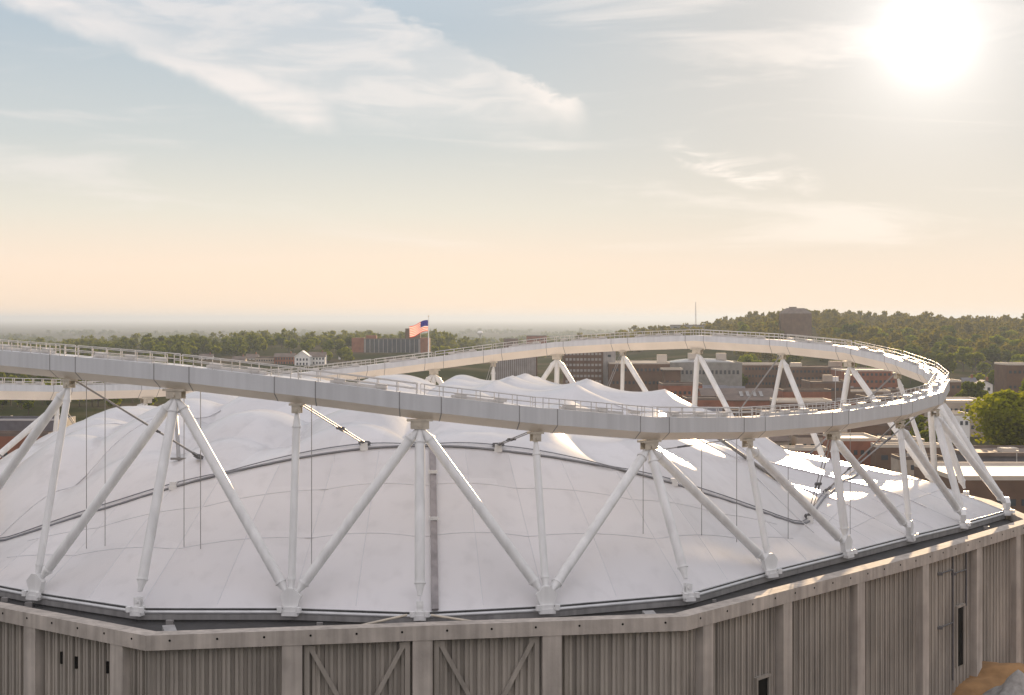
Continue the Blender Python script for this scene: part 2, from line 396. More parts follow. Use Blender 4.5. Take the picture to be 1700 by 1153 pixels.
# --- struts
def links():
    L = []
    def add(t, b): L.append((t % NB, b % NB))
    for c in (4, 12, 20, 28):
        for e in (c-2, c, c+2):
            for b in (e-1, e, e+1): add(e, b)
        add(c-1, c-1); add(c+1, c+1)
    for c in (0, 8, 16, 24):
        pass
    for t, bs in ((7, (7, 8)), (8, (8, 9)), (9, (9, 10)), (1, (1, 0)), (0, (0, 31)), (31, (31, 30)), (15, (15, 14)), (16, (16, 15)), (17, (17, 16)),
                  (23, (23, 24)), (24, (24, 25)), (25, (25, 26))):
        for b in bs: add(t, b)
    L = [l for l in dict.fromkeys(L) if l not in ((10, 9), (30, 31), (14, 15), (26, 25))]
    L.append((11, 11)); L = list(dict.fromkeys(L))
    return L
LINKS = links()
for t, b in LINKS:
    a = Vector(Rn[t]); e = Vector((BASE[b][0], BASE[b][1], EAVE+.9))
    a = a+Vector((0, 0, -.75)); d = (e-a); L = d.length; d.normalize()
    r = .40 if (t == b and t % 2 == 1) else .53
    mb = MB()
    a2 = a+d*.35; e2 = e-d*.9
    mb.tube([a2, a2+d*.5, a2+d*1.3, e2-d*1.2, e2-d*.5, e2], [.22, .3, r, r, .3, .24], 14)
    st = part(mb, 'strut', M['white'])
    mb = MB()
    for p, s in ((a2+d*1.32, 1), (e2-d*1.22, -1)):
        mb = MB(); mb.tube([p, p+d*.16*s], r*1.16, 14); mb.build('end_collar', M['white'], st)
# --- bearings at the feet
for i, (x, y) in enumerate(BASE):
    inw = CEN-np.array((x, y)); n = Vector((*nrm2(inw), 0)); t = Vector((-n.y, n.x, 0)); zz = Vector((0, 0, 1)); c = Vector((x, y, EAVE))
    big = sum(1 for l in LINKS if l[1] == i) > 1
    mb = MB(); w = 1.7 if big else 1.25
    mb.box(c+Vector((0, 0, -.35)), (w, 1.4, .5), (t, n, zz)); mb.box(c+Vector((0, 0, .1)), (w*.8, 1.2, .4), (t, n, zz))
    if big:
        vs = []
        for s in (-.35, .35):
            for px, pz in ((-.75, .3), (.75, .3), (1.1, 1.4), (.35, 2.2), (-.35, 2.2), (-1.1, 1.4)): vs.append(c+t*px+n*s+zz*pz)
        mb.add(vs, [(5, 4, 3, 2, 1, 0), (6, 7, 8, 9, 10, 11)]+[(k, (k+1) % 6, 6+(k+1) % 6, 6+k) for k in range(6)])
    else:
        for s in (-.3, .3): mb.box(c+n*s+zz*.75, (.7, .14, 1.0), (t, n, zz))
        mb.tube([c-n*.5+zz*.85, c+n*.5+zz*.85], .2, 8)
    for s in (-1, 1):
        for q in (-1, 1): mb.tube([c+t*(w*.42*s)+n*(.6*q)+zz*-.1, c+t*(w*.42*s)+n*(.6*q)+zz*.12], .11, 6)
        mb.tube([c+t*(w*.6*s)-n*.75+zz*-.2, c+t*(w*.6*s)-n*.75+zz*.35], .28, 8)
    part(mb, 'base_bearing', [M['white']])

# --- cables between crown and roof
for k in list(range(1, NB, 2))+[8]:
    kk = {1: 1.5, 3: 3.32, 5: 4.9, 7: 6.7}.get(k, k+.15)
    a = Vector(Rn[k])+Vector((0, 0, .2)); tt = (.08+.17*cornerness(kk))*1.02
    e = on_roof(kk, tt+(.06 if k in (1, 7) else 0), .5); d = (e-a); L = d.length; d.normalize(); s = d.cross(Vector((0, 0, 1))).normalized()*.24
    mb = MB(); mb.tube([a+s, e+s], .07, 5); mb.tube([a-s, e-s], .07, 5)
    cb = part(mb, 'stay_cable', M['cable'])
    mb = MB(); m = a+d*(L*.62)
    mb.box(m, (.95, .35, .25), (s.normalized(), d, s.normalized().cross(d)))
    mb.tube([m+s, m+s+d*1.2], .13, 6); mb.tube([m-s, m-s+d*1.2], .13, 6)
    mb.build('turnbuckle', M['dark'], cb); mb = MB(); mb.box(e, (1.3, .6, .4), (s.normalized(), d, s.normalized().cross(d))); mb.tube([e-d*.9, e+d*.3], .2, 6)
    mb.build('cable_shoe', M['dark'], cb)
    mb = MB(); f = roof_point(kk, tt)
    mb.box(f+Vector((0, -.2, .3)), (.8, .8, .6)); mb.box(f+Vector((0, -.5, -.1)), (.9, .4, .5)); mb.build('anchor_block', M['white'], cb)
for kf in (1.15, 1.33, 2.06, 2.2, 3.12, 5.97, 6.55, 6.92, 7.5, 8.3):
    p = lerp_closed(Rn, kf); z = roof_z(p[0]-.2, p[1]+1.5)
    mb = MB(); mb.tube([(p[0]-.2, p[1]+1.5, p[2]+1), (p[0]-.2, p[1]+1.5, z)], .042, 5)
    part(mb, 'drop_cable', M['cable'])
# short tie struts on the roof
for k, t, s in ((8.35, .17, 1), (6.9, .30, .8), (1.2, .25, .8)):
    p = on_roof(k, t, .25); q = on_roof(k-.7*s, t+.10*s, 3.2*s)
    mb = MB(); mb.tube([p, q], .24, 8); mb.box(p, (1.9, .5, .25)); part(mb, 'tie_strut', M['cable'])

# --- outer wall
def offs(i, o):
    a, b, c = Bn[i-1], Bn[i], Bn[(i+1) % NB]; d = nrm2(nrm2(b-a)+nrm2(c-b)); n = np.array((d[1], -d[0])); return tuple(b+n*o)
OUT = [(-68.2, 178.4), (-34.96, 152.01), (17.75, 161.84), (27.61, 173.78), (52.79, 204.37), (79.2, 239.5)]+[offs(i, 4.3) for i in range(12, 32)]
OUT[6] = offs(12, 4.3)
NO = len(OUT)
def offset_poly(P, o):
    r = []
    for i in range(len(P)):
        a, b, c = map(np.array, (P[i-1], P[i], P[(i+1) % len(P)])); d1, d2 = nrm2(b-a), nrm2(c-b); d = nrm2(d1+d2); n = np.array((-d[1], d[0]))
        r.append(tuple(b+n*o/max(.6, float(d@d1))))
    return r
ZT, ZB = 21.7, 20.25
inn = offset_poly(OUT, 2.0)
mb = MB()
for i in range(NO):
    j = (i+1) % NO; a, b, c, d = OUT[i], OUT[j], inn[j], inn[i]
    vs = [(*a, ZB), (*b, ZB), (*c, ZB), (*d, ZB), (*a, ZT), (*b, ZT), (*c, ZT), (*d, ZT)]
    mb.add(vs, [(0, 1, 5, 4), (4, 5, 6, 7), (7, 6, 2, 3), (3, 2, 1, 0)])
    L = math.dist(a, b); n = max(1, int(L/4.2)); dd = nrm2(np.array(b)-np.array(a)); nn = np.array((dd[1], -dd[0]))
    for k in range(n):
        p = np.array(a)+dd*((k+.5)*L/n); mb.tube([(p[0]-nn[0]*.05, p[1]-nn[1]*.05, 21.15), (p[0]+nn[0]*.03, p[1]+nn[1]*.03, 21.15)], .12, 7, 1)
part(mb, 'eave_beam', [M['conc'], M['hole']])
# gutter floor between beam and roof edge, and the roof edge tubes
edge = [lerp_closed(Bn, i/4) for i in range(NB*4)]
edge = [e+(CEN-e)*.002 for e in edge]
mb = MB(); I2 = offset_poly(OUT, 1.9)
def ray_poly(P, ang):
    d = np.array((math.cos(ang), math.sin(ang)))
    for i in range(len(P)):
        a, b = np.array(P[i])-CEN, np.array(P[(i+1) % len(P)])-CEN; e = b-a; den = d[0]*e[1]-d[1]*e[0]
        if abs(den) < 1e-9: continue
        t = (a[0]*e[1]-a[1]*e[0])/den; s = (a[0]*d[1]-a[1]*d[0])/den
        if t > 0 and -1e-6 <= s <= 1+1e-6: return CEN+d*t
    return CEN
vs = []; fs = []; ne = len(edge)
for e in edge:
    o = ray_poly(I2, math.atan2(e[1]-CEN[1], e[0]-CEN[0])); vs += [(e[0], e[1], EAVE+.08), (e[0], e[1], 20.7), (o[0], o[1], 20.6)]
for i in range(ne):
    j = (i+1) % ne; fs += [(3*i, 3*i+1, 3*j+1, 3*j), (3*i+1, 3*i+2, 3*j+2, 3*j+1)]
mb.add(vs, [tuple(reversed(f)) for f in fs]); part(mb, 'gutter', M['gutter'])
for dz, r, o in ((.08, .09, -.001), (-.27, .2, .001)):
    mb = MB(); P = [((e+(e-CEN)*o)[0], (e+(e-CEN)*o)[1], EAVE+dz-.05) for e in edge]; mb.tube(P+[P[0]], r, 7, cap=False)
    part(mb, 'edge_tube', M['edge'])
# metal fascia under the edge tubes
mb = MB(); vs = []; fs = []
for e in edge:
    o = e+(e-CEN)*.0015; vs += [(e[0], e[1], EAVE-.45), (o[0], o[1], EAVE-.45), (o[0], o[1], EAVE-1.1), (e[0], e[1], EAVE-1.1)]
for i in range(ne):
    j = (i+1) % ne; fs += [(4*i, 4*i+1, 4*j+1, 4*j), (4*i+1, 4*i+2, 4*j+2, 4*j+1), (4*i+2, 4*i+3, 4*j+3, 4*j+2)]
mb.add(vs, [tuple(reversed(f)) for f in fs]); part(mb, 'edge_fascia', M['fascia'])
# props and cover plates at the front corner
c = Vector((*BASE[4], EAVE))
for s in (-1, 1):
    mb = MB(); mb.tube([c+Vector((1.2*s, -1.6, .15)), c+Vector((5.6*s, -2.4+.9*s, -.55))], .13, 6)
    part(mb, 'corner_prop', M['brass'])
for p, ang in (((-33.6, 156.2), .35), ((14.2, 164.2), .2)):
    mb = MB(); z = Vector((math.sin(.55)*math.cos(ang), 0, math.cos(.55))).normalized(); x = Vector((math.cos(ang), math.sin(ang), 0)); y = z.cross(x).normalized(); z = x.cross(y)
    mb.box((p[0], p[1], 21.2), (1.2, 1.6, .9), (x, y, z)); part(mb, 'gutter_cover', M['fascia'])
# ground-clutter along the gutter: junction boxes and clamps
rr = random.Random(3)
for i in range(0, ne):
    if rr.random() < .3:
        e = edge[i]; p = CEN+(e-CEN)*(1.012+.012*rr.random()); s = .2+.3*rr.random(); mb = MB(); mb.box((p[0], p[1], 20.7+s/2), (s*1.6, s, s)); part(mb, 'junction_box', M['cable'])

# pilasters: directions in the photograph for the visible ones, one per node elsewhere
PIL = []
def hit_x(px):
    s = (px-850)/F; best = None
    for i in range(0, 6):
        a, b = np.array(OUT[i]), np.array(OUT[(i+1) % NO]); e = b-a; den = e[0]-s*e[1]
        if abs(den) < 1e-9: continue
        u = (s*a[1]-a[0])/den
        if -.001 <= u <= 1.001:
            p = a+e*u
            if best is None or p[1] < best[0][1]: best = (p, i+u)
    return best[1]
for px in (48, 192, 485, 702, 917, 1177, 1309, 1431, 1538, 1627, 1692): PIL.append(hit_x(px))
PIL = [0.02]+PIL+[5.6]+[6+j+.0 for j in range(0, 20)]
def out_pt(s, P=None):
    P = P or OUT; i = int(math.floor(s)) % NO; f = s-math.floor(s); a, b = np.array(P[i]), np.array(P[(i+1) % NO]); return a*(1-f)+b*f, nrm2(b-a)
WALLO = offset_poly(OUT, 1.3)
for s in PIL:
    p, d = out_pt(s); n = np.array((-d[1], d[0])); c = p+n*.68
    mb = MB(); mb.box((c[0], c[1], (ZB-.0)/2), (1.95, 1.22, ZB-.004), (Vector((*d, 0)), Vector((*n, 0)), Vector((0, 0, 1))))
    part(mb, 'pilaster', M['conc'])
def flute(path):
    """ribbed precast wall along a plan path"""
    vs = []; pts = []
    for a, b in zip(path[:-1], path[1:]):
        a, b = np.array(a), np.array(b); L = np.linalg.norm(b-a)
        if L < .2: continue
        d = (b-a)/L; n = np.array((d[1], -d[0])); cnt = max(1, round(L/1.28)); w = L/cnt
        for k in range(cnt):
            for u, o in ((0, 0), (.30, 0), (.34, .34), (.56, .38), (.60, .25), (.70, .25), (.74, .38), (.96, .34)): pts.append(a+d*(w*(k+u))+n*o)
        pts.append(b)
    mb = MB(); n = len(pts)
    vs = [(p[0], p[1], 0) for p in pts]+[(p[0], p[1], ZB+.3) for p in pts]
    mb.add(vs, [(i, i+1, n+i+1, n+i) for i in range(n-1)]); return mb
for a, b in zip(PIL, PIL[1:]+[NO+.02]):
    path = [out_pt(a, WALLO)[0]]
    for k in range(int(math.floor(a))+1, int(math.ceil(b-1e-9))): path.append(np.array(WALLO[k % NO]))
    path.append(out_pt(b, WALLO)[0])
    part(flute(path), 'wall_panel', M['panel'])
# steel brace frames in the two front bays
for a, b in ((PIL[3], PIL[4]), (PIL[4], PIL[5])):
    (p, d), (q, _) = out_pt(a), out_pt(b); n = np.array((-d[1], d[0])); L = np.linalg.norm(q-p); mb = MB()
    o = n*.72; zz = Vector((0, 0, 1)); X = Vector((*d, 0)); Y = Vector((*n, 0))
    p1, q1 = p+d*1.45+o, q-d*1.45+o
    for c in (p1, q1): mb.box((c[0], c[1], 12.3), (.5, .35, 15.6), (X, Y, zz))
    mid = (p1+q1)/2
    for c, s in ((p1, 1), (q1, -1)):
        A = Vector((c[0], c[1], 19.9))+X*(.3*s); B = A+X*(3.3*s)+Vector((0, 0, -6.0)); D = (B-A); z = D.normalized(); x = z.cross(Y).normalized()
        mb.box((A+B)/2, (.45, .32, D.length), (x, Y, z))
        mb.box(A+X*(.1*s)+Vector((0, 0, -.1)), (.8, .34, .5), (X, Y, zz))
    part(mb, 'brace_frame', M['panel'])
# openings and pipework on the right hand walls, slots on the left
def wall_box(px, y0, y1, wpx, name, m, proud=.95, th=.3):
    s = hit_x(px); p, d = out_pt(s); n = np.array((-d[1], d[0])); c = p+n*proud; D = p[1]
    za, zb = CAMZ-(y1-528)/F*D, CAMZ-(y0-528)/F*D; mb = MB()
    w = wpx*D/F/max(.3, abs(d[0])); mb.box((c[0], c[1], (za+zb)/2), (w, th, zb-za), (Vector((*d, 0)), Vector((*n, 0)), Vector((0, 0, 1))))
    o = part(mb, name, m)
    if wpx > 12:
        X, Y = Vector((*d, 0)), Vector((*n, 0)); mb = MB()
        mb.box((c[0]+n[0]*-.1, c[1]+n[1]*-.1, zb+.12), (w+.7, th+.25, .3), (X, Y, Vector((0, 0, 1))))
        for s_ in (-1, 1): q = c+d*(s_*(w/2+.17))-n*.1; mb.box((q[0], q[1], (za+zb)/2-.02), (.3, th+.2, zb-za), (X, Y, Vector((0, 0, 1))))
        mb.build('door_frame', M['panel'], o)
    return o
wall_box(1603, 1008, 1106, 17, 'doorway', M['hole'])
wall_box(1276, 1127, 1190, 22, 'doorway', M['hole'])
wall_box(1321, 1118, 1190, 6, 'doorway', M['hole'])
wall_box(1636, 1006, 1096, 4, 'doorway', M['hole'])
for x, y in ((90, 1084), (114, 1092), (166, 1100)): wall_box(x, y, y+20, 3.5, 'vent_slot', M['hole'])
mb = MB()
for px, y1 in ((1591, 1130), (1613, 1006)):
    s = hit_x(px); p, d = out_pt(s); n = np.array((-d[1], d[0])); c = p+n*.75; D = p[1]
    mb.tube([(c[0], c[1], ZB), (c[0], c[1], max(0, CAMZ-(y1-528)/F*D))], .13, 7)
    for yy in (946, 1034):
        z = CAMZ-(yy-528)/F*D
        if z > CAMZ-(y1-528)/F*D:
            e = c-d*4.6; mb.tube([(c[0], c[1], z), (e[0], e[1], z)], .1, 6); mb.box((e[0], e[1], z), (.7, .5, .35))
part(mb, 'wall_pipe', M['dark'])

# ------------------------------------------------------------------ flagpole and flag on the far crown beam
fp = at(711.5, 590, 333.2); base_z = float(Rn[20][2])+2.55
fp.y = 333.0; fp.x = (711.5-850)/F*333.0
pole = empty('flagpole', (fp.x, fp.y, base_z), 'slim white flagpole standing on the far crown beam of the dome', 'flagpole')
mb = MB(); mb.tube([(fp.x, fp.y, base_z), (fp.x, fp.y, base_z+5), (fp.x, fp.y, 52.35)], [.13, .11, .06], 8); mb.build('mast', M['white'], pole)
mb = MB(); mb.tube([(fp.x, fp.y, 52.3), (fp.x, fp.y, 52.42), (fp.x, fp.y, 52.55), (fp.x, fp.y, 52.6)], [.05, .13, .13, .03], 8); mb.build('finial', M['brass'], pole)
def flag():
    NX, NY = 30, 26; H = 2.3; W = 4.1; vs = []
    P = lambda u, v: Vector((fp.x-.12-W*u*(.93), fp.y+.35*math.sin(u*7+v)*min(1, u*2)-1.0*u, 51.6-.25*v*0-H*v-1.35*u**1.25+.18*math.sin(u*6.5)))
    for j in range(NY+1):
        for i in range(NX+1): vs.append(P(i/NX, j/NY))
    mb = MB()
    for j in range(NY):
        for i in range(NX):
            st = (j//2) % 2; cant = (i < 12 and j < 14)
            a = j*(NX+1)+i; mb.f.append([a, a+1, a+NX+2, a+NX+1]); mb.m.append(2 if cant else st); mb.sm.append(True)
    mb.v = [tuple(v) for v in vs]
    for r in range(9):
        for c in range(6 if r % 2 == 0 else 5):
            u = (.03+.063*(c+(0 if r % 2 == 0 else .5)))*1.0; v = (.05+.055*r); 
            for s in (-1, 1):
                q = [P(u+.012*math.sin(t)*(1 if k % 2 == 0 else .42), v+.02*math.cos(t)*(1 if k % 2 == 0 else .42))+Vector((0, .02*s, 0)) for k, t in enumerate(np.arange(10)*math.pi/5)]
                mb.add(q, [tuple(range(10))], 1)
    o = mb.build('flag', [M['red'], M['fwhite'], M['blue']])
    # its origin at the hoist
    off = Vector((fp.x, fp.y, 51)); o.data.transform(Matrix.Translation(-off)); o.location = off
    tag(o, 'red and white striped flag with blue starred corner flying from the flagpole', 'flag')
flag()

# ------------------------------------------------------------------ buildings of the town
def win_grid(root, c, ax, w, zs, n, ww, wh, m, proud=.06, lim=98, name='window'):
    """n windows on each of the storeys zs; c is the middle of the wall foot, ax = (along, outward)"""
    first = None; cnt = 0
    for z in zs:
        for k in range(n):
            if cnt >= lim: return
            p = c+ax[0]*((k+.5)/n-.5)*w+ax[1]*proud; p = Vector((p.x, p.y, z))
            if first is None:
                mb = MB(); mb.box((0, 0, 0), (ww, .24, wh), (ax[0], ax[1], Vector((0, 0, 1))))
                first = mb.build(name, m); first.parent = root; first.location = p-root_offset(root)
            else:
                o = first.copy(); COL.objects.link(o); o.parent = root; o.location = p-root_offset(root)
            cnt += 1
OCC = []
def block(name, label, x0, x1, ytop, D, depth, wall, roofm, z0=None, floors=0, bays=0, yaw=0.0, group=None, pent=(), parapet=.8, wm='glass', ww=None, wh=1.6, cat='building', over=.0):
    xl, xr = (x0-850)/F*D, (x1-850)/F*D; w = xr-xl; zt = CAMZ-(ytop-528)/F*D
    cx = (xl+xr)/2; gz = float(ground_z(cx, D)) if z0 is None else z0
    OCC.append((cx, D+depth/2, math.hypot(w, depth)/2)); root = empty(name, (cx, D+depth/2, gz), label, cat, group)
    ca, sa = math.cos(yaw), math.sin(yaw); X = Vector((ca, sa, 0)); Y = Vector((-sa, ca, 0)); Z = Vector((0, 0, 1)); c = Vector((cx, D+depth/2, 0))
    mb = MB(); mb.box((c.x, c.y, (gz-2+zt)/2), (w, depth, zt-gz+2), (X, Y, Z)); mb.build('wall', M[wall], root)
    mb = MB(); mb.box((c.x, c.y, zt+.15), (w+over, depth+over, .3), (X, Y, Z))
    for s in (-1, 1):
        mb.box(c+Y*(s*(depth/2+over/2-.2))+Z*(zt+.3+parapet/2), (w+over, .4, parapet), (X, Y, Z)); mb.box(c+X*(s*(w/2+over/2-.2))+Z*(zt+.3+parapet/2), (.4, depth+over-.8, parapet), (X, Y, Z))
    mb.build('roof', M[roofm], root)
    for i, (u, pw, ph, pm) in enumerate(pent):
        mb = MB(); q = c+X*(u*w/2); mb.box((q.x, q.y, zt+.3+ph/2), (pw, min(depth*.5, pw), ph), (X, Y, Z)); mb.build('roof_box', M[pm], root)
    if floors and bays:
        fh = (zt-gz)/floors; zs = [gz+fh*(i+.55) for i in range(floors)][::-1]
        win_grid(root, c-Y*(depth/2), (X, -Y), w*.94, zs, bays, ww or w/bays*.5, wh, M[wm])
    return root
def gabled(name, label, x0, x1, yridge, yeave, D, depth, wall, roofm, along='x', z0=None, floors=2, bays=4, group=None, cat='house', chim=True, win='glass'):
    xl, xr = (x0-850)/F*D, (x1-850)/F*D; w = xr-xl; zr = CAMZ-(yridge-528)/F*D; ze = CAMZ-(yeave-528)/F*D; cx = (xl+xr)/2
    gz = float(ground_z(cx, D)) if z0 is None else z0
    OCC.append((cx, D+depth/2, math.hypot(w, depth)/2)); root = empty(name, (cx, D+depth/2, gz), label, cat, group)
    mb = MB(); mb.box((cx, D+depth/2, (gz-2+ze)/2), (w, depth, ze-gz+2))
    if along == 'x': a = [(xl, D, ze), (xl, D+depth, ze), (xl, D+depth/2, zr)]; b = [(xr, y, z) for _, y, z in a]
    else: a = [(xl, D, ze), (xr, D, ze), (cx, D, zr)]; b = [(x, D+depth, z) for x, _, z in a]
    mb.add(a+b, [(0, 1, 2), (3, 5, 4)]); mb.build('wall', M[wall], root)
    e = .5; mb = MB()
    if along == 'x':
        for s, y in ((-1, D-e), (1, D+depth+e)):
            P = [(xl-e, y, ze-.3), (xr+e, y, ze-.3), (xr+e, D+depth/2, zr+.1), (xl-e, D+depth/2, zr+.1)]; Q = [(x, yy, z+.35) for x, yy, z in P]
            mb.add(P+Q, [(4, 5, 6, 7), (0, 1, 2, 3), (0, 1, 5, 4), (1, 2, 6, 5), (2, 3, 7, 6), (3, 0, 4, 7)])
    else:
        for x in (xl-e, xr+e):
            P = [(x, D-e, ze-.3), (x, D+depth+e, ze-.3), (cx, D+depth+e, zr+.1), (cx, D-e, zr+.1)]; Q = [(xx, yy, z+.35) for xx, yy, z in P]
            mb.add(P+Q, [(4, 5, 6, 7), (0, 1, 2, 3), (0, 1, 5, 4), (1, 2, 6, 5), (2, 3, 7, 6), (3, 0, 4, 7)])
    rf = mb.build('roof', M[roofm], root)
    if chim:
        mb = MB(); mb.box((cx+w*.28, D+depth/2, zr+.4), (1.2, 1.2, 3)); mb.box((cx+w*.28, D+depth/2, zr+2.0), (1.4, 1.4, .3)); mb.build('chimney', M['brick'], rf)
    fh = (ze-gz)/floors
    win_grid(root, Vector((cx, D, 0)), (Vector((1, 0, 0)), Vector((0, -1, 0))), w*.92, [gz+fh*(i+.55) for i in range(floors)], bays, min(1.6, w/bays*.45), min(2, fh*.5), M[win])
    return root

# brick apartment slab left of the flag
t = block('apartment_block', 'long eight storey brick apartment block with solid brick ends and penthouse, left of the flagpole', 604, 698, 563, 1800, 16, 'grey', 'tar', floors=8, bays=12, ww=4.2, wh=2.0, pent=((-.75, 12, 4.2, 'brick'), (.72, 17, 12, 'brown')))
for xa, xb in ((584, 604), (698, 713)):
    a, b = at(xa, 562, 1800), at(xb, 562, 1800); mb = MB(); gz = float(ground_z(a.x, 1800)); mb.box(((a.x+b.x)/2, 1808, (a.z+1+gz)/2), (b.x-a.x-.01, 18.5, a.z+1-gz)); mb.build('end_wall', M['brick'], t)
# white mansion with a gabled front
t = gabled('white_mansion', 'white three storey house with gabled front, left of the brick apartment block', 512, 540, 585, 592, 1560, 14, 'ivory', 'tar', 'x', floors=3, bays=5, z0=2)
a, b = at(489, 592, 1545), at(514, 592, 1545); zr = CAMZ-(583-528)/F*1545
mb = MB(); mb.box(((a.x+b.x)/2, 1552, (a.z+0)/2+1), (b.x-a.x, 14, a.z-2)); mb.add([(a.x, 1545, a.z), (b.x, 1545, b.z), ((a.x+b.x)/2, 1545, zr), (a.x, 1559, a.z), (b.x, 1559, b.z), ((a.x+b.x)/2, 1559, zr)], [(0, 1, 2), (3, 5, 4)]); mb.build('front_wing', M['ivory'], t)
mb = MB()
for s in (0, 1):
    q0 = [(a.x-.6, 1544.4, a.z-.4), ((a.x+b.x)/2, 1544.4, zr+.15), ((a.x+b.x)/2, 1559.5, zr+.15), (a.x-.6, 1559.5, a.z-.4)] if s == 0 else [(b.x+.6, 1544.4, a.z-.4), ((a.x+b.x)/2, 1544.4, zr+.15), ((a.x+b.x)/2, 1559.5, zr+.15), (b.x+.6, 1559.5, a.z-.4)]
    mb.add(q0+[(x, y, z+.5) for x, y, z in q0], [(4, 5, 6, 7), (0, 1, 2, 3), (0, 1, 5, 4), (1, 2, 6, 5), (2, 3, 7, 6), (3, 0, 4, 7)])
mb.build('front_roof', M['ivory'], t)
win_grid(t, Vector(((a.x+b.x)/2, 1545, 0)), (Vector((1, 0, 0)), Vector((0, -1, 0))), (b.x-a.x)*.85, [3.6+4.2*i for i in range(3)], 4, 1.5, 2.2, M['glass'], name='front_window')
gabled('brick_house', 'long brick house with brown roof, adjoining the left of the white mansion', 455, 489, 587, 592, 1570, 14, 'brick', 'tar', 'x', floors=3, bays=7, z0=2)
gabled('white_cottage', 'small white gabled house at the left end of the brick apartment block', 562, 579, 585, 591, 1650, 12, 'ivory', 'slate', 'y', floors=2, bays=2, z0=3)
for x0, x1, yr, ye, D, wm, lb in ((330, 352, 588, 593, 1640, 'ivory', 'pale house farthest left of the row seen over the near crown beam'), (385, 407, 592, 597, 1600, 'tan', 'tan house second from the left of the row over the near crown beam'),
                              (408, 428, 588, 594, 1640, 'ivory', 'white house left of the long tan building over the near crown beam')):
    gabled('town_house', lb, x0, x1, yr, ye, D, 12, wm, 'tar', 'x', floors=2, bays=3, z0=2)
block('long_hall', 'long low tan building left of the brick house, seen over the near crown beam', 424, 458, 594, 1580, 12, 'tan', 'tar', z0=2, floors=2, bays=8)
# slabs behind the far crown beam
block('striped_slab', 'grey slab block with close vertical ribs behind the far crown beam, right of the flagpole', 816, 892, 590, 1050, 18, 'brown', 'pale', floors=1, bays=22, ww=1.0, wh=24, wm='grey')
block('window_slab', 'tall grey slab block with a grid of square windows behind the far crown beam', 936, 1001, 583, 1000, 16, 'brown', 'tar', floors=9, bays=10, ww=1.6, wh=1.5, wm='grey')
block('stair_tower', 'blank brown tower block at the right end of the tall grey slab', 1001, 1022, 583, 1001, 16, 'grey', 'tar', floors=5, bays=1, ww=2.0, wh=1.5)
block('brick_hall', 'low flat roofed brick hall with pale roof edge, left of the grey stone hall', 1012, 1112, 604, 985, 45, 'brown', 'pale', floors=3, bays=14, wh=1.8, pent=((.85, 6, 5, 'pale'),))
# stone hall with a swelling glazed roof
t = block('stone_hall', 'grey stone hall with curved glazed roof and small white vents on top', 1112, 1232, 604, 1010, 46, 'stone', 'stone', floors=2, bays=16, wh=2.4, pent=((-.25, 6, 6.2, 'pale'), (.55, 6, 6.2, 'pale')))
a, b = at(1118, 604, 1010), at(1226, 604, 1010)
mb = MB(); n = 18; vs = []
for i in range(n+1):
    u = i/n; x = a.x+(b.x-a.x)*u; hh = 2.6*math.sin(math.pi*u)**.55+.3
    for j in range(9):
        th = math.pi*j/8; vs.append((x, 1033-21*math.cos(th), a.z+.3+hh*math.sin(th)))
mb.add(vs, [(i*9+j, (i+1)*9+j, (i+1)*9+j+1, i*9+j+1) for i in range(n) for j in range(8)], 0, True); mb.build('glazed_roof', M['skylight'], t)
block('porch_block', 'small dark building with open pale framed porch below the grey stone hall', 1103, 1130, 614, 960, 14, 'brown', 'pale', floors=1, bays=3, wh=6, over=2.4)
block('long_block', 'long brown brick block with pale roof edge, right of the grey stone hall', 1234, 1305, 606, 1080, 30, 'brown', 'pale', floors=4, bays=12)
block('dark_block', 'dark brown block with pale roof edge under the right of the far crown beam', 1305, 1400, 611, 1060, 34, 'brown', 'tar', floors=4, bays=14, pent=((-.5, 7, 3, 'pale'), (.9, 8, 4, 'tan')))
block('corner_block', 'brown brick block with bright roof edge between the far crown struts at the right', 1398, 1490, 616, 1020, 36, 'brick', 'pale', floors=4, bays=12)
# lower roofs nearer the dome
t = gabled('skylight_hall', 'low brown roofed hall with a row of white skylights beyond the dome', 1168, 1290, 648, 664, 800, 34, 'brick', 'tar', 'x', floors=1, bays=8, z0=0, chim=False, cat='hall')
for k in range(4):
    mb = MB(); p0 = at(1231+k*11, 657, 806); mb.box(p0+Vector((0, 1.5, .9)), (1.7, 6.5, .5), (Vector((1, 0, 0)), Vector((0, .93, .36)), Vector((0, -.36, .93)))); mb.build('skylight', M['skylight'], t)
block('long_low_roof', 'long low building with wide pale flat roof in front of the skylight hall', 1290, 1382, 668, 700, 20, 'brown', 'pale', z0=0, floors=1, bays=9)
block('red_shed', 'low red brick shed left of the skylight hall', 1100, 1166, 640, 840, 24, 'brick', 'tar', z0=0, floors=2, bays=8)
block('workshop', 'low brown workshop with tan roof box between the skylight hall and the corner block', 1345, 1412, 636, 900, 28, 'brown', 'tar', z0=0, floors=2, bays=8, pent=((.1, 5, 4, 'tan'), (.45, 4, 3, 'ivory')))
for i, (x0, x1, yt, D, dp, w_, r_, lb) in enumerate((
    (1140, 1200, 664, 760, 22, 'brick', 'tar', 'brick shed with dark roof just beyond the fabric roof edge'),
    (1210, 1290, 684, 640, 20, 'brown', 'tar', 'brown flat roofed store nearest the dome below the skylight hall'),
    (1300, 1380, 650, 820, 18, 'brick', 'tar', 'brick block behind the long pale flat roof'),
    (1390, 1462, 732, 560, 26, 'brick', 'pale', 'brick building with bright roof edge seen under the near crown beam at the right'),
    (1400, 1480, 706, 640, 20, 'brown', 'tar', 'dark roofed building seen under the near crown beam above the bright roof edge'),
    (1440, 1540, 662, 760, 26, 'brown', 'tar', 'dark flat roofed block enclosed by the right curve of the crown beam'))):
    block('brick_shed', lb, x0, x1, yt, D, dp, w_, r_, z0=0, floors=1, bays=6)
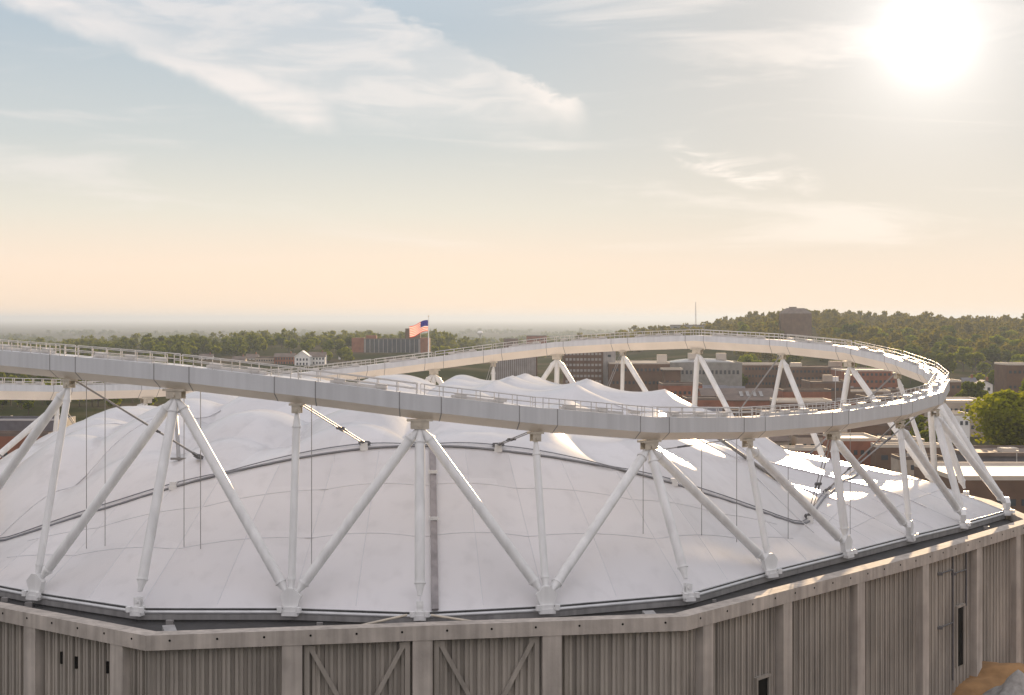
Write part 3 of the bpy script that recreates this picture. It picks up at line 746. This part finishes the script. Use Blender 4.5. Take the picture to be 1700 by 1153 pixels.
# right hand side beyond the crown
block('terrace_block', 'low block with bright stepped roofs right of the crown beam bend', 1562, 1640, 668, 700, 28, 'tan', 'pale', z0=0, floors=2, bays=8)
block('flat_shed', 'small brown shed with pale roof behind the low stepped roof block', 1560, 1596, 634, 900, 20, 'brown', 'pale', z0=4, floors=2, bays=4)
block('white_roof_shed', 'white roofed shed half hidden by the big tree at the right', 1574, 1610, 690, 640, 16, 'ivory', 'pale', z0=0, floors=2, bays=4)
gabled('blue_house', 'blue grey gabled house among trees right of the crown beam', 1600, 1622, 628, 634, 980, 10, 'stone', 'slate', 'x', floors=2, bays=3)
gabled('grey_house', 'grey house with wide gable right of the blue grey house', 1624, 1648, 632, 638, 960, 10, 'ivory', 'slate', 'y', floors=2, bays=2)
block('brown_block', 'brown block with pale roof line at the right edge above the big tree', 1672, 1722, 606, 900, 24, 'brown', 'pale', floors=3, bays=6)
t = block('service_building', 'long low building with slate grey fascia roof in front of the big tree', 1606, 1790, 757, 470, 26, 'slate', 'tar', z0=0, floors=0, pent=((-.02, 5, 1.2, 'pale'),), over=1.5)
block('white_roof_hall', 'wide low hall with broad cream flat roof beside the right end of the dome', 1582, 1800, 797, 392, 38, 'brown', 'pale', z0=0, floors=1, bays=10)
# left, seen between the crown beams
block('dark_hall', 'long dark flat roofed hall under the far crown beam at the left edge', -40, 92, 703, 560, 26, 'slate', 'slate', z0=0, floors=1, bays=12)
block('brick_row', 'low brown brick row in front of the dark flat roofed hall', -50, 80, 724, 520, 10, 'brick', 'tar', z0=0, floors=1, bays=12)
block('pale_school', 'low brown school building with pale roof above the left far crown beam', 60, 160, 628, 1250, 24, 'tan', 'tar', z0=0, floors=2, bays=14)
# small far blocks over the crown
for x0, x1, yt, D, w_, lb in ((836, 860, 563, 2100, 'brown', 'small brown block on the skyline right of the flagpole, left of the round tree'), (874, 908, 558, 2200, 'brick', 'small brick block on the skyline right of the round tree'),
                          (640, 668, 596, 1500, 'tan', 'tan block in front of the brick apartment block'), (1114, 1180, 540, 2350, 'stone', 'wide pale block under the mast on the wooded skyline')):
    block('skyline_block', lb, x0, x1, yt, D, 16, w_, 'tar', floors=3, bays=6)
# more low sheds between the halls
rr = random.Random(12); k = 0
for _ in range(900):
    if k >= 40: break
    px, D = rr.uniform(1030, 1560), rr.uniform(520, 980); wd, dp, ht = rr.uniform(9, 26), rr.uniform(8, 18), rr.uniform(4.5, 9)
    x = (px-850)/F*D
    if any(math.hypot(x-a, D+dp/2-b) < c*.8+max(wd, dp)*.6 for a, b, c in OCC): continue
    x0, x1 = px-wd/2*F/D, px+wd/2*F/D; yt = 528+(CAMZ-ht)*F/D; k += 1
    if k % 3 == 0: gabled('shed', 'small gabled shed among the low brown roofs beyond the dome', x0, x1, yt-3*F/D, yt, D, dp, rr.choice(['brick', 'tan', 'brown']), rr.choice(['tar', 'slate']), 'x', z0=0, floors=1, bays=4, group='small gabled sheds beyond the dome', chim=False, cat='shed')
    else: block('store', 'small flat roofed store among the low brown roofs beyond the dome', x0, x1, yt, D, dp, rr.choice(['brick', 'brown', 'brown', 'tan']), rr.choice(['tar', 'tar', 'pale']), z0=0, floors=1, bays=5, group='small flat roofed stores beyond the dome', pent=((rr.uniform(-.5, .5), 2.5, 1.6, 'grey'),), cat='store')
# brown tower house on the hill
a, b = at(1298, 520, 1900), at(1350, 520, 1900); cx = (a.x+b.x)/2; w = b.x-a.x; gz = float(ground_z(cx, 1900))
t = empty('hilltop_tower', (cx, 1915, gz), 'broad brown eight sided tower with stepped cap standing on the wooded hilltop', 'tower')
poly = lambda r: [(cx+r*math.cos(R(22.5+45*i)), 1915+r*math.sin(R(22.5+45*i))) for i in range(8)]
mb = MB(); mb.prism(poly(w*.53), gz-2, a.z); mb.build('wall', M['brown'], t)
mb = MB(); p0, p1 = poly(w*.54), poly(w*.30); zt = at(0, 511, 1900).z
vs = [(x, y, a.z) for x, y in p0]+[(x, y, zt) for x, y in p1]; mb.add(vs, [(i, (i+1) % 8, 8+(i+1) % 8, 8+i) for i in range(8)]+[tuple(range(8, 16))]); mb.prism([(cx-3+q[0]*4, 1915+q[1]*4) for q in ((-1, -1), (1, -1), (1, 1), (-1, 1))], zt, zt+1.5); mb.build('roof', M['tar'], t)
# mast
p = at(1155, 540, 2380); gz = float(ground_z(p.x, p.y)); zt = at(1155, 501, 2380).z
t = empty('radio_mast', (p.x, p.y, gz), 'thin tall radio mast rising above the wooded skyline', 'mast')
mb = MB()
for k in range(3):
    an = k*2.094; mb.tube([(p.x+1.3*math.cos(an), p.y+1.3*math.sin(an), gz-1), (p.x+.3*math.cos(an), p.y+.3*math.sin(an), zt-8)], .3, 6)
for j in range(16):
    z = gz+(zt-8-gz)*j/16; r = 1.3-1.0*j/16; P = [(p.x+r*math.cos(k*2.094+(j % 2)*1.0), p.y+r*math.sin(k*2.094+(j % 2)*1.0), z) for k in range(3)]; mb.tube(P+[P[0]], .12, 4)
mb.build('lattice', M['galv'], t)
mb = MB(); mb.tube([(p.x, p.y, zt-8.5), (p.x, p.y, zt)], .5, 6); mb.build('antenna', M['galv'], t)
# white storage tank far out
p = at(797, 556, 3300); gz = float(ground_z(p.x, p.y)); t = empty('storage_tank', (p.x, p.y, gz), 'tiny white domed tank far off on the hazy plain', 'tank')
mb = MB(); zt = at(797, 551, 3300).z; prof = [(2, gz-1), (2, zt-5), (6.5, zt-3), (6.5, zt-1), (5, zt+1.2), (2.5, zt+2.4), (0.05, zt+2.7)]; n = 16
vs = [(p.x+r*math.cos(2*math.pi*k/n), p.y+r*math.sin(2*math.pi*k/n), z) for r, z in prof for k in range(n)]
mb.add(vs, [(i*n+k, i*n+(k+1) % n, (i+1)*n+(k+1) % n, (i+1)*n+k) for i in range(len(prof)-1) for k in range(n)], 0, True); mb.build('shell', M['ivory'], t)

# lamp posts in the streets seen through the truss
for x, y, D, lb in ((1387, 612, 620, 'thin street lamp between the struts at the right of the far crown beam'), (1700-12, 748, 455, 'short lamp post on the far side of the slate fascia building'), (20, 690, 600, 'street lamp in front of the dark hall at the left')):
    p = at(x, y, D); t = empty('street_lamp', (p.x, D, 0), lb, 'street lamp', 'street lamps')
    mb = MB(); mb.tube([(p.x, D, 0), (p.x, D, p.z)], [.16, .1], 6); mb.build('post', M['galv'], t)
    mb = MB(); mb.box((p.x, D-.6, p.z), (.5, 1.6, .25)); mb.build('lamp_head', M['pale'], t)

# ------------------------------------------------------------------ trees
def leaf_quads(centres, size, rng, up=.3):
    n = len(centres); nr = rng.normal(size=(n, 3)); nr[:, 2] += up; nr /= np.linalg.norm(nr, axis=1)[:, None]
    r = rng.normal(size=(n, 3)); a = np.cross(nr, r); a /= np.linalg.norm(a, axis=1)[:, None]; b = np.cross(nr, a)
    s = (size*(.6+.8*rng.random(n)))[:, None]; s2 = s*(.55+.4*rng.random(n))[:, None]
    return np.stack([centres-a*s, centres-b*s2, centres+a*s, centres+b*s2], 1).reshape(-1, 3)
def quad_mesh(name, V, m):
    n = len(V)//4; me = bpy.data.meshes.new(name); me.vertices.add(n*4); me.vertices.foreach_set('co', V.astype(np.float32).ravel())
    me.loops.add(n*4); me.loops.foreach_set('vertex_index', np.arange(n*4, dtype=np.int32)); me.polygons.add(n)
    me.polygons.foreach_set('loop_start', np.arange(0, n*4, 4, dtype=np.int32)); me.materials.append(m); me.update(calc_edges=True); me.validate(); return me
def crown_pts(rng, h, r, nb, n, z0=.28):
    """leaf points on uneven clumps that fill a crown"""
    P = []
    for i in range(nb):
        u = rng.random(); zc = h*(z0+.12+(.80-z0-.05)*u); rad = r*(.75*math.sin(math.pi*min(1, .25+.75*(1-u)*.95)))+.05
        an = rng.random()*2*math.pi; rr = rad*math.sqrt(rng.random()); cr = r*(.30+.22*rng.random())*(1.1-.35*u)
        m = max(6, int(n/nb)); d = rng.normal(size=(m, 3)); d /= np.linalg.norm(d, axis=1)[:, None]; d *= (cr*(.55+.5*rng.random(m)))[:, None]; d[:, 2] *= .8
        P.append(d+np.array((rr*math.cos(an), rr*math.sin(an), zc)))
    P = np.concatenate(P); P[:, 2] = np.clip(P[:, 2], h*.14, h); return P
def tree_meshes(seed, h, r, nb, n, leaf, m):
    rng = np.random.default_rng(seed); P = crown_pts(rng, h, r, nb, n); cm = quad_mesh('crown', leaf_quads(P, leaf, rng), m)
    mb = MB(); mb.tube([(0, 0, -.6), (0, 0, h*.2), (.1*r*.3, 0, h*.45), (0, .1, h*.72)], [h*.028, h*.022, h*.014, h*.005], 7)
    for k in range(6):
        an = k*1.05+rng.random(); z = h*(.24+.05*k); e = r*.62; mb.tube([(0, 0, z), (e*.5*math.cos(an), e*.5*math.sin(an), z+h*.1), (e*math.cos(an), e*math.sin(an), z+h*.2)], [h*.011, h*.008, h*.003], 5)
    me = bpy.data.meshes.new('trunk'); me.from_pydata(mb.v, [], mb.f); me.materials.append(M['bark']); return cm, me
PROTO = {
 'oak_tree': [tree_meshes(s, 14, 6.6, 16, 900, .85, M['leafb']) for s in (1, 2, 3)],
 'maple_tree': [tree_meshes(s, 13, 5.4, 15, 900, .8, M['leafa']) for s in (4, 5, 6)],
 'lime_tree': [tree_meshes(s, 12, 5.2, 13, 850, .8, M['leafc']) for s in (7, 8, 9)],
 'poplar_tree': [tree_meshes(s, 17, 3.4, 14, 800, .75, M['leafb']) for s in (10, 11)],
}
NTREE = 0
def tree(kind, x, y, sc, label, group, zoff=0.0, mesh=None):
    global NTREE; NTREE += 1
    cm, tm = mesh or random.choice(PROTO[kind]); z = float(ground_z(x, y))+zoff
    t = empty(kind, (x, y, z), label, 'tree', group); t.rotation_euler = (0, 0, random.random()*6.28); t.scale = (sc*random.uniform(.9, 1.15), sc*random.uniform(.9, 1.15), sc*random.uniform(.88, 1.12))
    c = bpy.data.objects.new('crown', cm); COL.objects.link(c); c.parent = t
    k = bpy.data.objects.new('trunk', tm); COL.objects.link(k); k.parent = t
    return t
def tree_px(kind, px, D, sc, label, group, **kw): return tree(kind, (px-850)/F*D, D, sc, label, group, **kw)
# the big tree by the right edge
big = tree_meshes(21, 22, 11.0, 30, 9000, .55, M['leafc'])
t = tree_px('broad_tree', 1676, 560, 1.46, 'big dense golden green tree at the right edge behind the slate fascia building', None, mesh=big); t.scale = (1.85, 1.6, 1.27)
big2 = tree_meshes(22, 20, 8.5, 28, 6000, .55, M['leafa'])
tree_px('broad_tree', 1742, 640, 1.5, 'second broad green tree cut off by the right edge of the view', None, mesh=big2)
def scatter(n, xr, dr, kinds, sc, label, group, rej=(), seed=0, near=None):
    rr = random.Random(seed); k = 0; tries = 0
    while k < n and tries < n*40:
        tries += 1; x = rr.uniform(*xr); d = rr.uniform(*dr)
        if any(a <= x <= b and d0 <= d <= d1 for a, b, d0, d1 in rej): continue
        kind = rr.choice(kinds); w = dict(oak_tree='dark oak', maple_tree='mid green maple', lime_tree='yellow green lime', poplar_tree='slender poplar')[kind]
        tree_px(kind, x, d, rr.uniform(*sc), w+' '+label, group); k += 1
KW = ['oak_tree', 'maple_tree', 'maple_tree', 'lime_tree']
scatter(88, (1230, 1740), (1160, 1950), KW, (1.1, 1.75), 'in the wood on the hill to the right of the dome', 'trees on the right hand hill', rej=((1285, 1362, 1500, 1960),), seed=1)
scatter(16, (1560, 1720), (800, 1120), ['lime_tree', 'maple_tree', 'oak_tree'], (.9, 1.3), 'among the houses to the right of the crown beam', 'trees among the right hand houses', seed=2, rej=((1590, 1655, 900, 1010), (1660, 1720, 860, 950)))
scatter(16, (1020, 1240), (1075, 1200), KW, (.85, 1.1), 'behind the brick hall and stone hall', 'trees behind the halls', seed=3)
scatter(54, (235, 590), (1640, 1990), KW, (1.0, 1.35), 'in the wood behind the white mansion', 'trees in the wood behind the mansion', seed=4, rej=((480, 545, 1500, 1640), (440, 560, 1500, 1700)))
scatter(8, (540, 584), (1560, 1640), KW, (.7, 1.0), 'beside the white mansion', 'trees beside the mansion', seed=5)
scatter(26, (-30, 270), (900, 1300), KW, (.8, 1.2), 'between the near and far crown beams at the left', 'trees at the left between the crown beams', seed=6, rej=((55, 165, 1240, 1290),))
scatter(34, (-30, 330), (830, 1120), KW, (.75, 1.1), 'beyond the left rim of the dome', 'trees beyond the left rim', seed=7, rej=((-60, 100, 500, 600),))
for px, D, sc, kd, lb in ((858, 1900, 1.45, 'oak_tree', 'round dark tree on the skyline between two small brown blocks'), (738, 1700, 1.25, 'lime_tree', 'bright green tree just right of the flagpole'), (783, 1750, 1.3, 'oak_tree', 'dark rounded tree second right of the flagpole'), (824, 1850, 1.0, 'oak_tree', 'dark low tree left of the small brown skyline block'),
                       (752, 1780, .95, 'maple_tree', 'mid green tree between the bright green tree and the dark rounded tree'), (768, 1740, .8, 'lime_tree', 'small yellow green tree in front of the dark rounded tree'), (722, 1720, .9, 'lime_tree', 'yellow green tree touching the flagpole'), (806, 1800, .8, 'maple_tree', 'small green tree left of the dark low tree'),
                       (945, 2000, .95, 'maple_tree', 'small green tree on the skyline above the tall window slab'), (975, 2000, .85, 'oak_tree', 'small dark tree on the skyline left of the wooded hill')):
    tree_px(kd, px, D, sc, lb, None)
scatter(26, (1180, 1500), (1080, 1200), KW, (.8, 1.1), 'along the foot of the hill behind the brown blocks', 'trees at the foot of the hill', seed=8)
scatter(14, (1420, 1600), (560, 760), KW, (.5, .8), 'among the low roofs beyond the right end of the dome', 'trees among the low roofs', seed=9, rej=((1380, 1485, 540, 680), (1440, 1545, 740, 800), (1560, 1640, 630, 740)))
# woods too far to count
def wood(name, label, spots, h, r, nq, leaf, seed, m='leafd'):
    rng = np.random.default_rng(seed); V = []
    protos = [leaf_quads(crown_pts(rng, h, r, 7, nq, .1), leaf, rng) for _ in range(5)]
    for x, y in spots:
        z = float(ground_z(x, y)); s = .6+.85*rng.random()**1.3; a = rng.random()*6.28; c, sn = math.cos(a), math.sin(a); P = protos[rng.integers(5)]*s
        V.append(np.stack([P[:, 0]*c-P[:, 1]*sn+x, P[:, 0]*sn+P[:, 1]*c+y, P[:, 2]*(.85+.4*rng.random())+z-.5], 1))
    o = bpy.data.objects.new(name, quad_mesh(name, np.concatenate(V), M[m])); COL.objects.link(o); tag(o, label, 'wood', None, 'stuff')
def spots(n, xr, dr, seed, rej=(), f=None):
    rng = np.random.default_rng(seed); S = []
    while len(S) < n:
        x = rng.uniform(*xr); d = math.exp(rng.uniform(math.log(dr[0]), math.log(dr[1])))
        if any(a <= x <= b and d0 <= d <= d1 for a, b, d0, d1 in rej): continue
        if f and not f(x, d, rng): continue
        S.append(((x-850)/F*d, d))
    return S
wood('hill_wood', 'dense wood of countless trees covering the hill to the right', spots(1500, (960, 1790), (1500, 2900), 31, rej=((1285, 1362, 1500, 1960), (1140, 1180, 2280, 2420)), f=lambda x, d, r: d > 1900 or x > 1230), 15, 8.5, 170, 1.35, 41, 'leafh')
wood('valley_wood', 'belt of far woods across the hazy valley at the left', spots(900, (-60, 1060), (2050, 4200), 32, f=lambda x, d, r: (math.sin(x*.021+d*.0021)+math.sin(x*.013-d*.0033+2)) > -.5), 13, 9, 90, 1.9, 42)
wood('town_wood', 'wood covering the slope at the left edge between near and far crown beams', spots(420, (-80, 430), (1320, 2050), 36, rej=((310, 560, 1300, 1690), (40, 180, 1200, 1300)), f=lambda x, d, r: (math.sin(x*.031+d*.006)+math.sin(x*.019-d*.008+1)) > -.7), 13, 7, 130, 1.3, 46)
wood('plain_wood', 'scattered far woods on the hazy plain below the horizon', spots(900, (-80, 1100), (4300, 9500), 33, f=lambda x, d, r: (math.sin(x*.017+d*.0013)+math.sin(x*.029-d*.0011+1)) > .1), 15, 17, 60, 4.0, 43)

# ------------------------------------------------------------------ heaps by the wall foot at the lower right
def heap(name, label, cx, cy, rx, ry, h, m, seed):
    rng = np.random.default_rng(seed); n = 26; vs = []; ph = rng.random(8)*6
    for i in range(n+1):
        for j in range(n+1):
            u, v = i/n*2-1, j/n*2-1; r = math.hypot(u, v); z = h*max(0, 1-r)**.8*(1+.25*math.sin(5*u+ph[0])*math.sin(6*v+ph[1]))+.3*math.sin(17*u+ph[2]+3*v)*math.sin(15*v+ph[3])*max(0, 1-r)-.05
            vs.append((cx+u*rx, cy+v*ry, z))
    mb = MB(); mb.add(vs, [(i*(n+1)+j, (i+1)*(n+1)+j, (i+1)*(n+1)+j+1, i*(n+1)+j+1) for i in range(n) for j in range(n)], 0, True)
    o = mb.build(name, m); off = Vector((cx, cy, 0)); o.data.transform(Matrix.Translation(-off)); o.location = off; tag(o, label, 'heap', None, 'stuff')
p = at(1640, 1125, 222); heap('soil_heap', 'heap of orange brown soil against the foot of the ribbed concrete wall', p.x, p.y, 18, 10, 4.2, M['soil'], 1)
p = at(1690, 1140, 212); heap('gravel_heap', 'heap of grey gravel in front of the orange brown soil', p.x, p.y, 6, 5, 4.4, M['gravel'], 2)
def sheet(name, poly, z, m):
    mb = MB(); mb.add([(x, y, z) for x, y in poly], [tuple(range(len(poly)))]); o = mb.build(name, m); tag(o, kind='structure')
sheet('forecourt', [(20, 130), (110, 130), (125, 260), (90, 262), (60, 214)], .02, M['soil'])
sheet('road', [(-400, 470), (400, 470), (400, 484), (-400, 484)], .03, M['asphalt'])

# ------------------------------------------------------------------ haze, light, sky
SUN_AZ = math.atan((1540-850)/F); SUN_EL = math.atan((528-60)/math.hypot(F, 690))
mb = MB(); mb.box((0, 5000, 36), (150000, 150000, 150)); hz = mb.build('haze', bpy.data.materials.new('haze air'))
hm = hz.data.materials[0]; hm.use_nodes = True; nt = hm.node_tree; nt.nodes.clear()
out = nt.nodes.new('ShaderNodeOutputMaterial'); pv = nt.nodes.new('ShaderNodeVolumePrincipled'); nt.links.new(pv.outputs[0], out.inputs['Volume'])
pv.inputs['Density'].default_value = 7.5e-5; pv.inputs['Color'].default_value = (.45, .54, .67, 1); pv.inputs['Anisotropy'].default_value = .36
tag(hz, 'pale golden evening haze over the town and plain', 'haze', None, 'stuff')

sl = bpy.data.lights.new('sun', 'SUN'); sl.energy = 5.0; sl.angle = R(.53); sl.color = (1, .71, .42)
so = bpy.data.objects.new('sun', sl); COL.objects.link(so)
sd = Vector((math.sin(SUN_AZ)*math.cos(SUN_EL), math.cos(SUN_AZ)*math.cos(SUN_EL), math.sin(SUN_EL)))
so.rotation_euler = sd.to_track_quat('Z', 'Y').to_euler(); so.location = sd*300

w = bpy.data.worlds.new("World"); C.world = w; w.use_nodes = True
nt = w.node_tree; N = nt.nodes; L = nt.links; N.clear()
def val(x): return x
def math_(op, a, b=None, c=None, clamp=False):
    n = N.new('ShaderNodeMath'); n.operation = op; n.use_clamp = clamp
    for i, x in enumerate((a, b, c)):
        if x is None: continue
        if isinstance(x, (int, float)): n.inputs[i].default_value = x
        else: L.new(x, n.inputs[i])
    return n.outputs[0]
def smap(x, a, b, lo=0.0, hi=1.0):
    n = N.new('ShaderNodeMapRange'); n.interpolation_type = 'SMOOTHSTEP'; L.new(x, n.inputs[0])
    n.inputs[1].default_value = a; n.inputs[2].default_value = b; n.inputs[3].default_value = lo; n.inputs[4].default_value = hi; return n.outputs[0]
def mixc(f, a, b):
    n = N.new('ShaderNodeMix'); n.data_type = 'RGBA'
    if isinstance(f, (int, float)): n.inputs[0].default_value = f
    else: L.new(f, n.inputs[0])
    for i, x in ((6, a), (7, b)):
        if isinstance(x, tuple): n.inputs[i].default_value = x
        else: L.new(x, n.inputs[i])
    return n.outputs[2]
outw = N.new('ShaderNodeOutputWorld'); bg = N.new('ShaderNodeBackground'); L.new(bg.outputs[0], outw.inputs[0])
sky = N.new('ShaderNodeTexSky'); sky.sky_type = 'NISHITA'; sky.sun_disc = False; sky.sun_elevation = SUN_EL; sky.sun_rotation = SUN_AZ
sky.air_density = 1.0; sky.dust_density = .2; sky.ozone_density = 1.6; sky.altitude = 200
bg.inputs['Strength'].default_value = .1
tc = N.new('ShaderNodeTexCoord'); sep = N.new('ShaderNodeSeparateXYZ'); L.new(tc.outputs['Generated'], sep.inputs[0])
az = math_('ARCTAN2', sep.outputs[0], sep.outputs[1]); el = math_('ARCSINE', sep.outputs[2])
comb = N.new('ShaderNodeCombineXYZ'); L.new(az, comb.inputs[0]); L.new(el, comb.inputs[1])
# cirrus streaks: noise stretched along a falling line, in azimuth and elevation
def streaks(rot, sx, sy, scale, detail=8, dist=.6, off=(0, 0)):
    mp = N.new('ShaderNodeMapping'); mp.inputs['Rotation'].default_value = (0, 0, rot); mp.inputs['Scale'].default_value = (sx, sy, 1); mp.inputs['Location'].default_value = (off[0], off[1], 0)
    L.new(comb.outputs[0], mp.inputs[0]); nz = N.new('ShaderNodeTexNoise'); nz.inputs['Scale'].default_value = scale; nz.inputs['Detail'].default_value = detail; nz.inputs['Distortion'].default_value = dist; nz.inputs['Roughness'].default_value = .58
    L.new(mp.outputs[0], nz.inputs[0]); return nz.outputs[0]
def line(p, q, a=None):
    """signed distance (radians) above the line through two photograph points"""
    (x0, y0), (x1, y1) = [((x-850)/F, (528-y)/F) for x, y in (p, q)]; L_ = math.hypot(x1-x0, y1-y0); nx, ny = -(y1-y0)/L_, (x1-x0)/L_
    return math_('ADD', math_('MULTIPLY', az, nx), math_('MULTIPLY_ADD', el, ny, -(x0*nx+y0*ny)))
s1 = streaks(.42, 4, 24, 1.6); s2 = streaks(.30, 7, 30, 2.6, off=(3, 1)); wob = streaks(0, 8, 8, 2.0, 4, 0)
wobd = math_('MULTIPLY_ADD', wob, .03, -.015)
low = math_('ADD', line((0, 22), (520, 215)), wobd)           # lower edge of the veil, rising to the left
low2 = math_('ADD', line((470, 205), (975, 225)), wobd)
wob2 = streaks(.5, 30, 60, 2.0, 6, .3, (2, 7)); upr = math_('ADD', line((610, 0), (965, 172)), math_('ADD', math_('MULTIPLY', wobd, .35), math_('MULTIPLY_ADD', wob2, .022, -.011)))
veil = math_('MULTIPLY', smap(low, -.004, .010), smap(low2, -.012, .02))
veil = math_('MULTIPLY', veil, smap(upr, -.006, .002, 1, 0))
veil = math_('MULTIPLY', veil, smap(az, .034, .052, 1, 0))
body = math_('MULTIPLY', veil, smap(s2, .36, .66, .42, 1.0))
edge1 = math_('MULTIPLY', math_('MULTIPLY', smap(low, -.004, .006), smap(low, .012, .03, 1, 0)), smap(az, -.13, -.10, 1, 0))
edge1 = math_('MULTIPLY', edge1, smap(s1, .3, .6, .45, 1))
edge2 = math_('MULTIPLY', math_('MULTIPLY', smap(upr, -.035, -.002), veil), smap(az, -.06, .03))
cl = math_('MAXIMUM', math_('MULTIPLY', body, .52), math_('MAXIMUM', math_('MULTIPLY', edge1, .75), math_('MULTIPLY', edge2, .7)))
# wisps right of centre
wl = math_('ADD', line((1090, 255), (1350, 325)), wobd)
wisp = math_('MULTIPLY', math_('MULTIPLY', smap(wl, -.006, .002), smap(wl, .004, .018, 1, 0)), math_('MULTIPLY', smap(az, .085, .12), smap(az, .17, .2, 1, 0)))
wisp = math_('MULTIPLY', wisp, smap(s2, .42, .62))
cl = math_('MAXIMUM', cl, math_('MULTIPLY', wisp, .7))
# thin bands low in the sky and everywhere else
bands = math_('MULTIPLY', smap(streaks(.05, 2.2, 16, 2.2, off=(5, 2)), .5, .72), smap(el, .02, .06))
cl = math_('MAXIMUM', cl, math_('MULTIPLY', bands, .38))
# light on thin cloud grows towards the sun
geo = N.new('ShaderNodeVectorMath'); geo.operation = 'DOT_PRODUCT'; L.new(tc.outputs['Generated'], geo.inputs[0]); geo.inputs[1].default_value = sd
ang = math_('ARCCOSINE', math_('MINIMUM', geo.outputs['Value'], 1.0))
K = 10.0                                                       # radiance of the veil; the background strength is 1/K
ramp = N.new('ShaderNodeValToRGB'); er = ramp.color_ramp.elements
L.new(math_('MULTIPLY', math_('MAXIMUM', el, 0.0), 1/1.5708), ramp.inputs[0])
stops = [(0, (.78, .60, .45)), (.020, (.78, .62, .49)), (.042, (.64, .60, .52)), (.070, (.49, .51, .50)), (.115, (.37, .43, .48)), (.17, (.47, .52, .58)), (.3, (.67, .66, .70)), (1, (.71, .70, .77))]
er[0].position = 0; er[0].color = (*stops[0][1], 1); er[1].position = 1; er[1].color = (*stops[-1][1], 1)
for p_, c_ in stops[1:-1]: e_ = er.new(p_); e_.color = (*c_, 1)
warm = mixc(math_('MULTIPLY', smap(ang, .02, .36, 1, 0), .66), ramp.outputs[0], (.58, .52, .46, 1))
warm = mixc(smap(ang, 1.2, 2.2), warm, (.78, .73, .77, 1))
thin = mixc(cl, warm, mixc(smap(ang, .05, .5), (.90, .80, .72, 1), (.76, .69, .65, 1)))
tv = N.new('ShaderNodeVectorMath'); tv.operation = 'SCALE'; tv.inputs['Scale'].default_value = K; L.new(thin, tv.inputs[0])
col = mixc(.975, sky.outputs[0], tv.outputs[0])
# bright cirrus aureole round the sun
au = math_('ADD', math_('MULTIPLY', math_('EXPONENT', math_('MULTIPLY', math_('MULTIPLY', ang, ang), -3000)), 7), math_('MULTIPLY', math_('EXPONENT', math_('MULTIPLY', ang, -33)), 6.5))
av = N.new('ShaderNodeVectorMath'); av.operation = 'SCALE'; av.inputs[0].default_value = (1, .94, .89); L.new(au, av.inputs['Scale'])
ad = N.new('ShaderNodeVectorMath'); ad.operation = 'ADD'; L.new(col, ad.inputs[0]); L.new(av.outputs[0], ad.inputs[1])
L.new(ad.outputs[0], bg.inputs[0])

C.view_settings.view_transform = 'Standard'; C.view_settings.look = 'None'; C.view_settings.exposure = 0.42; C.view_settings.gamma = 1
C.cycles.use_denoising = True
C.cycles.max_bounces = 6; C.cycles.diffuse_bounces = 3; C.cycles.glossy_bounces = 3; C.cycles.transmission_bounces = 4; C.cycles.volume_bounces = 0
C.cycles.sample_clamp_indirect = 8
print('trees', NTREE, 'objects', len(bpy.data.objects))
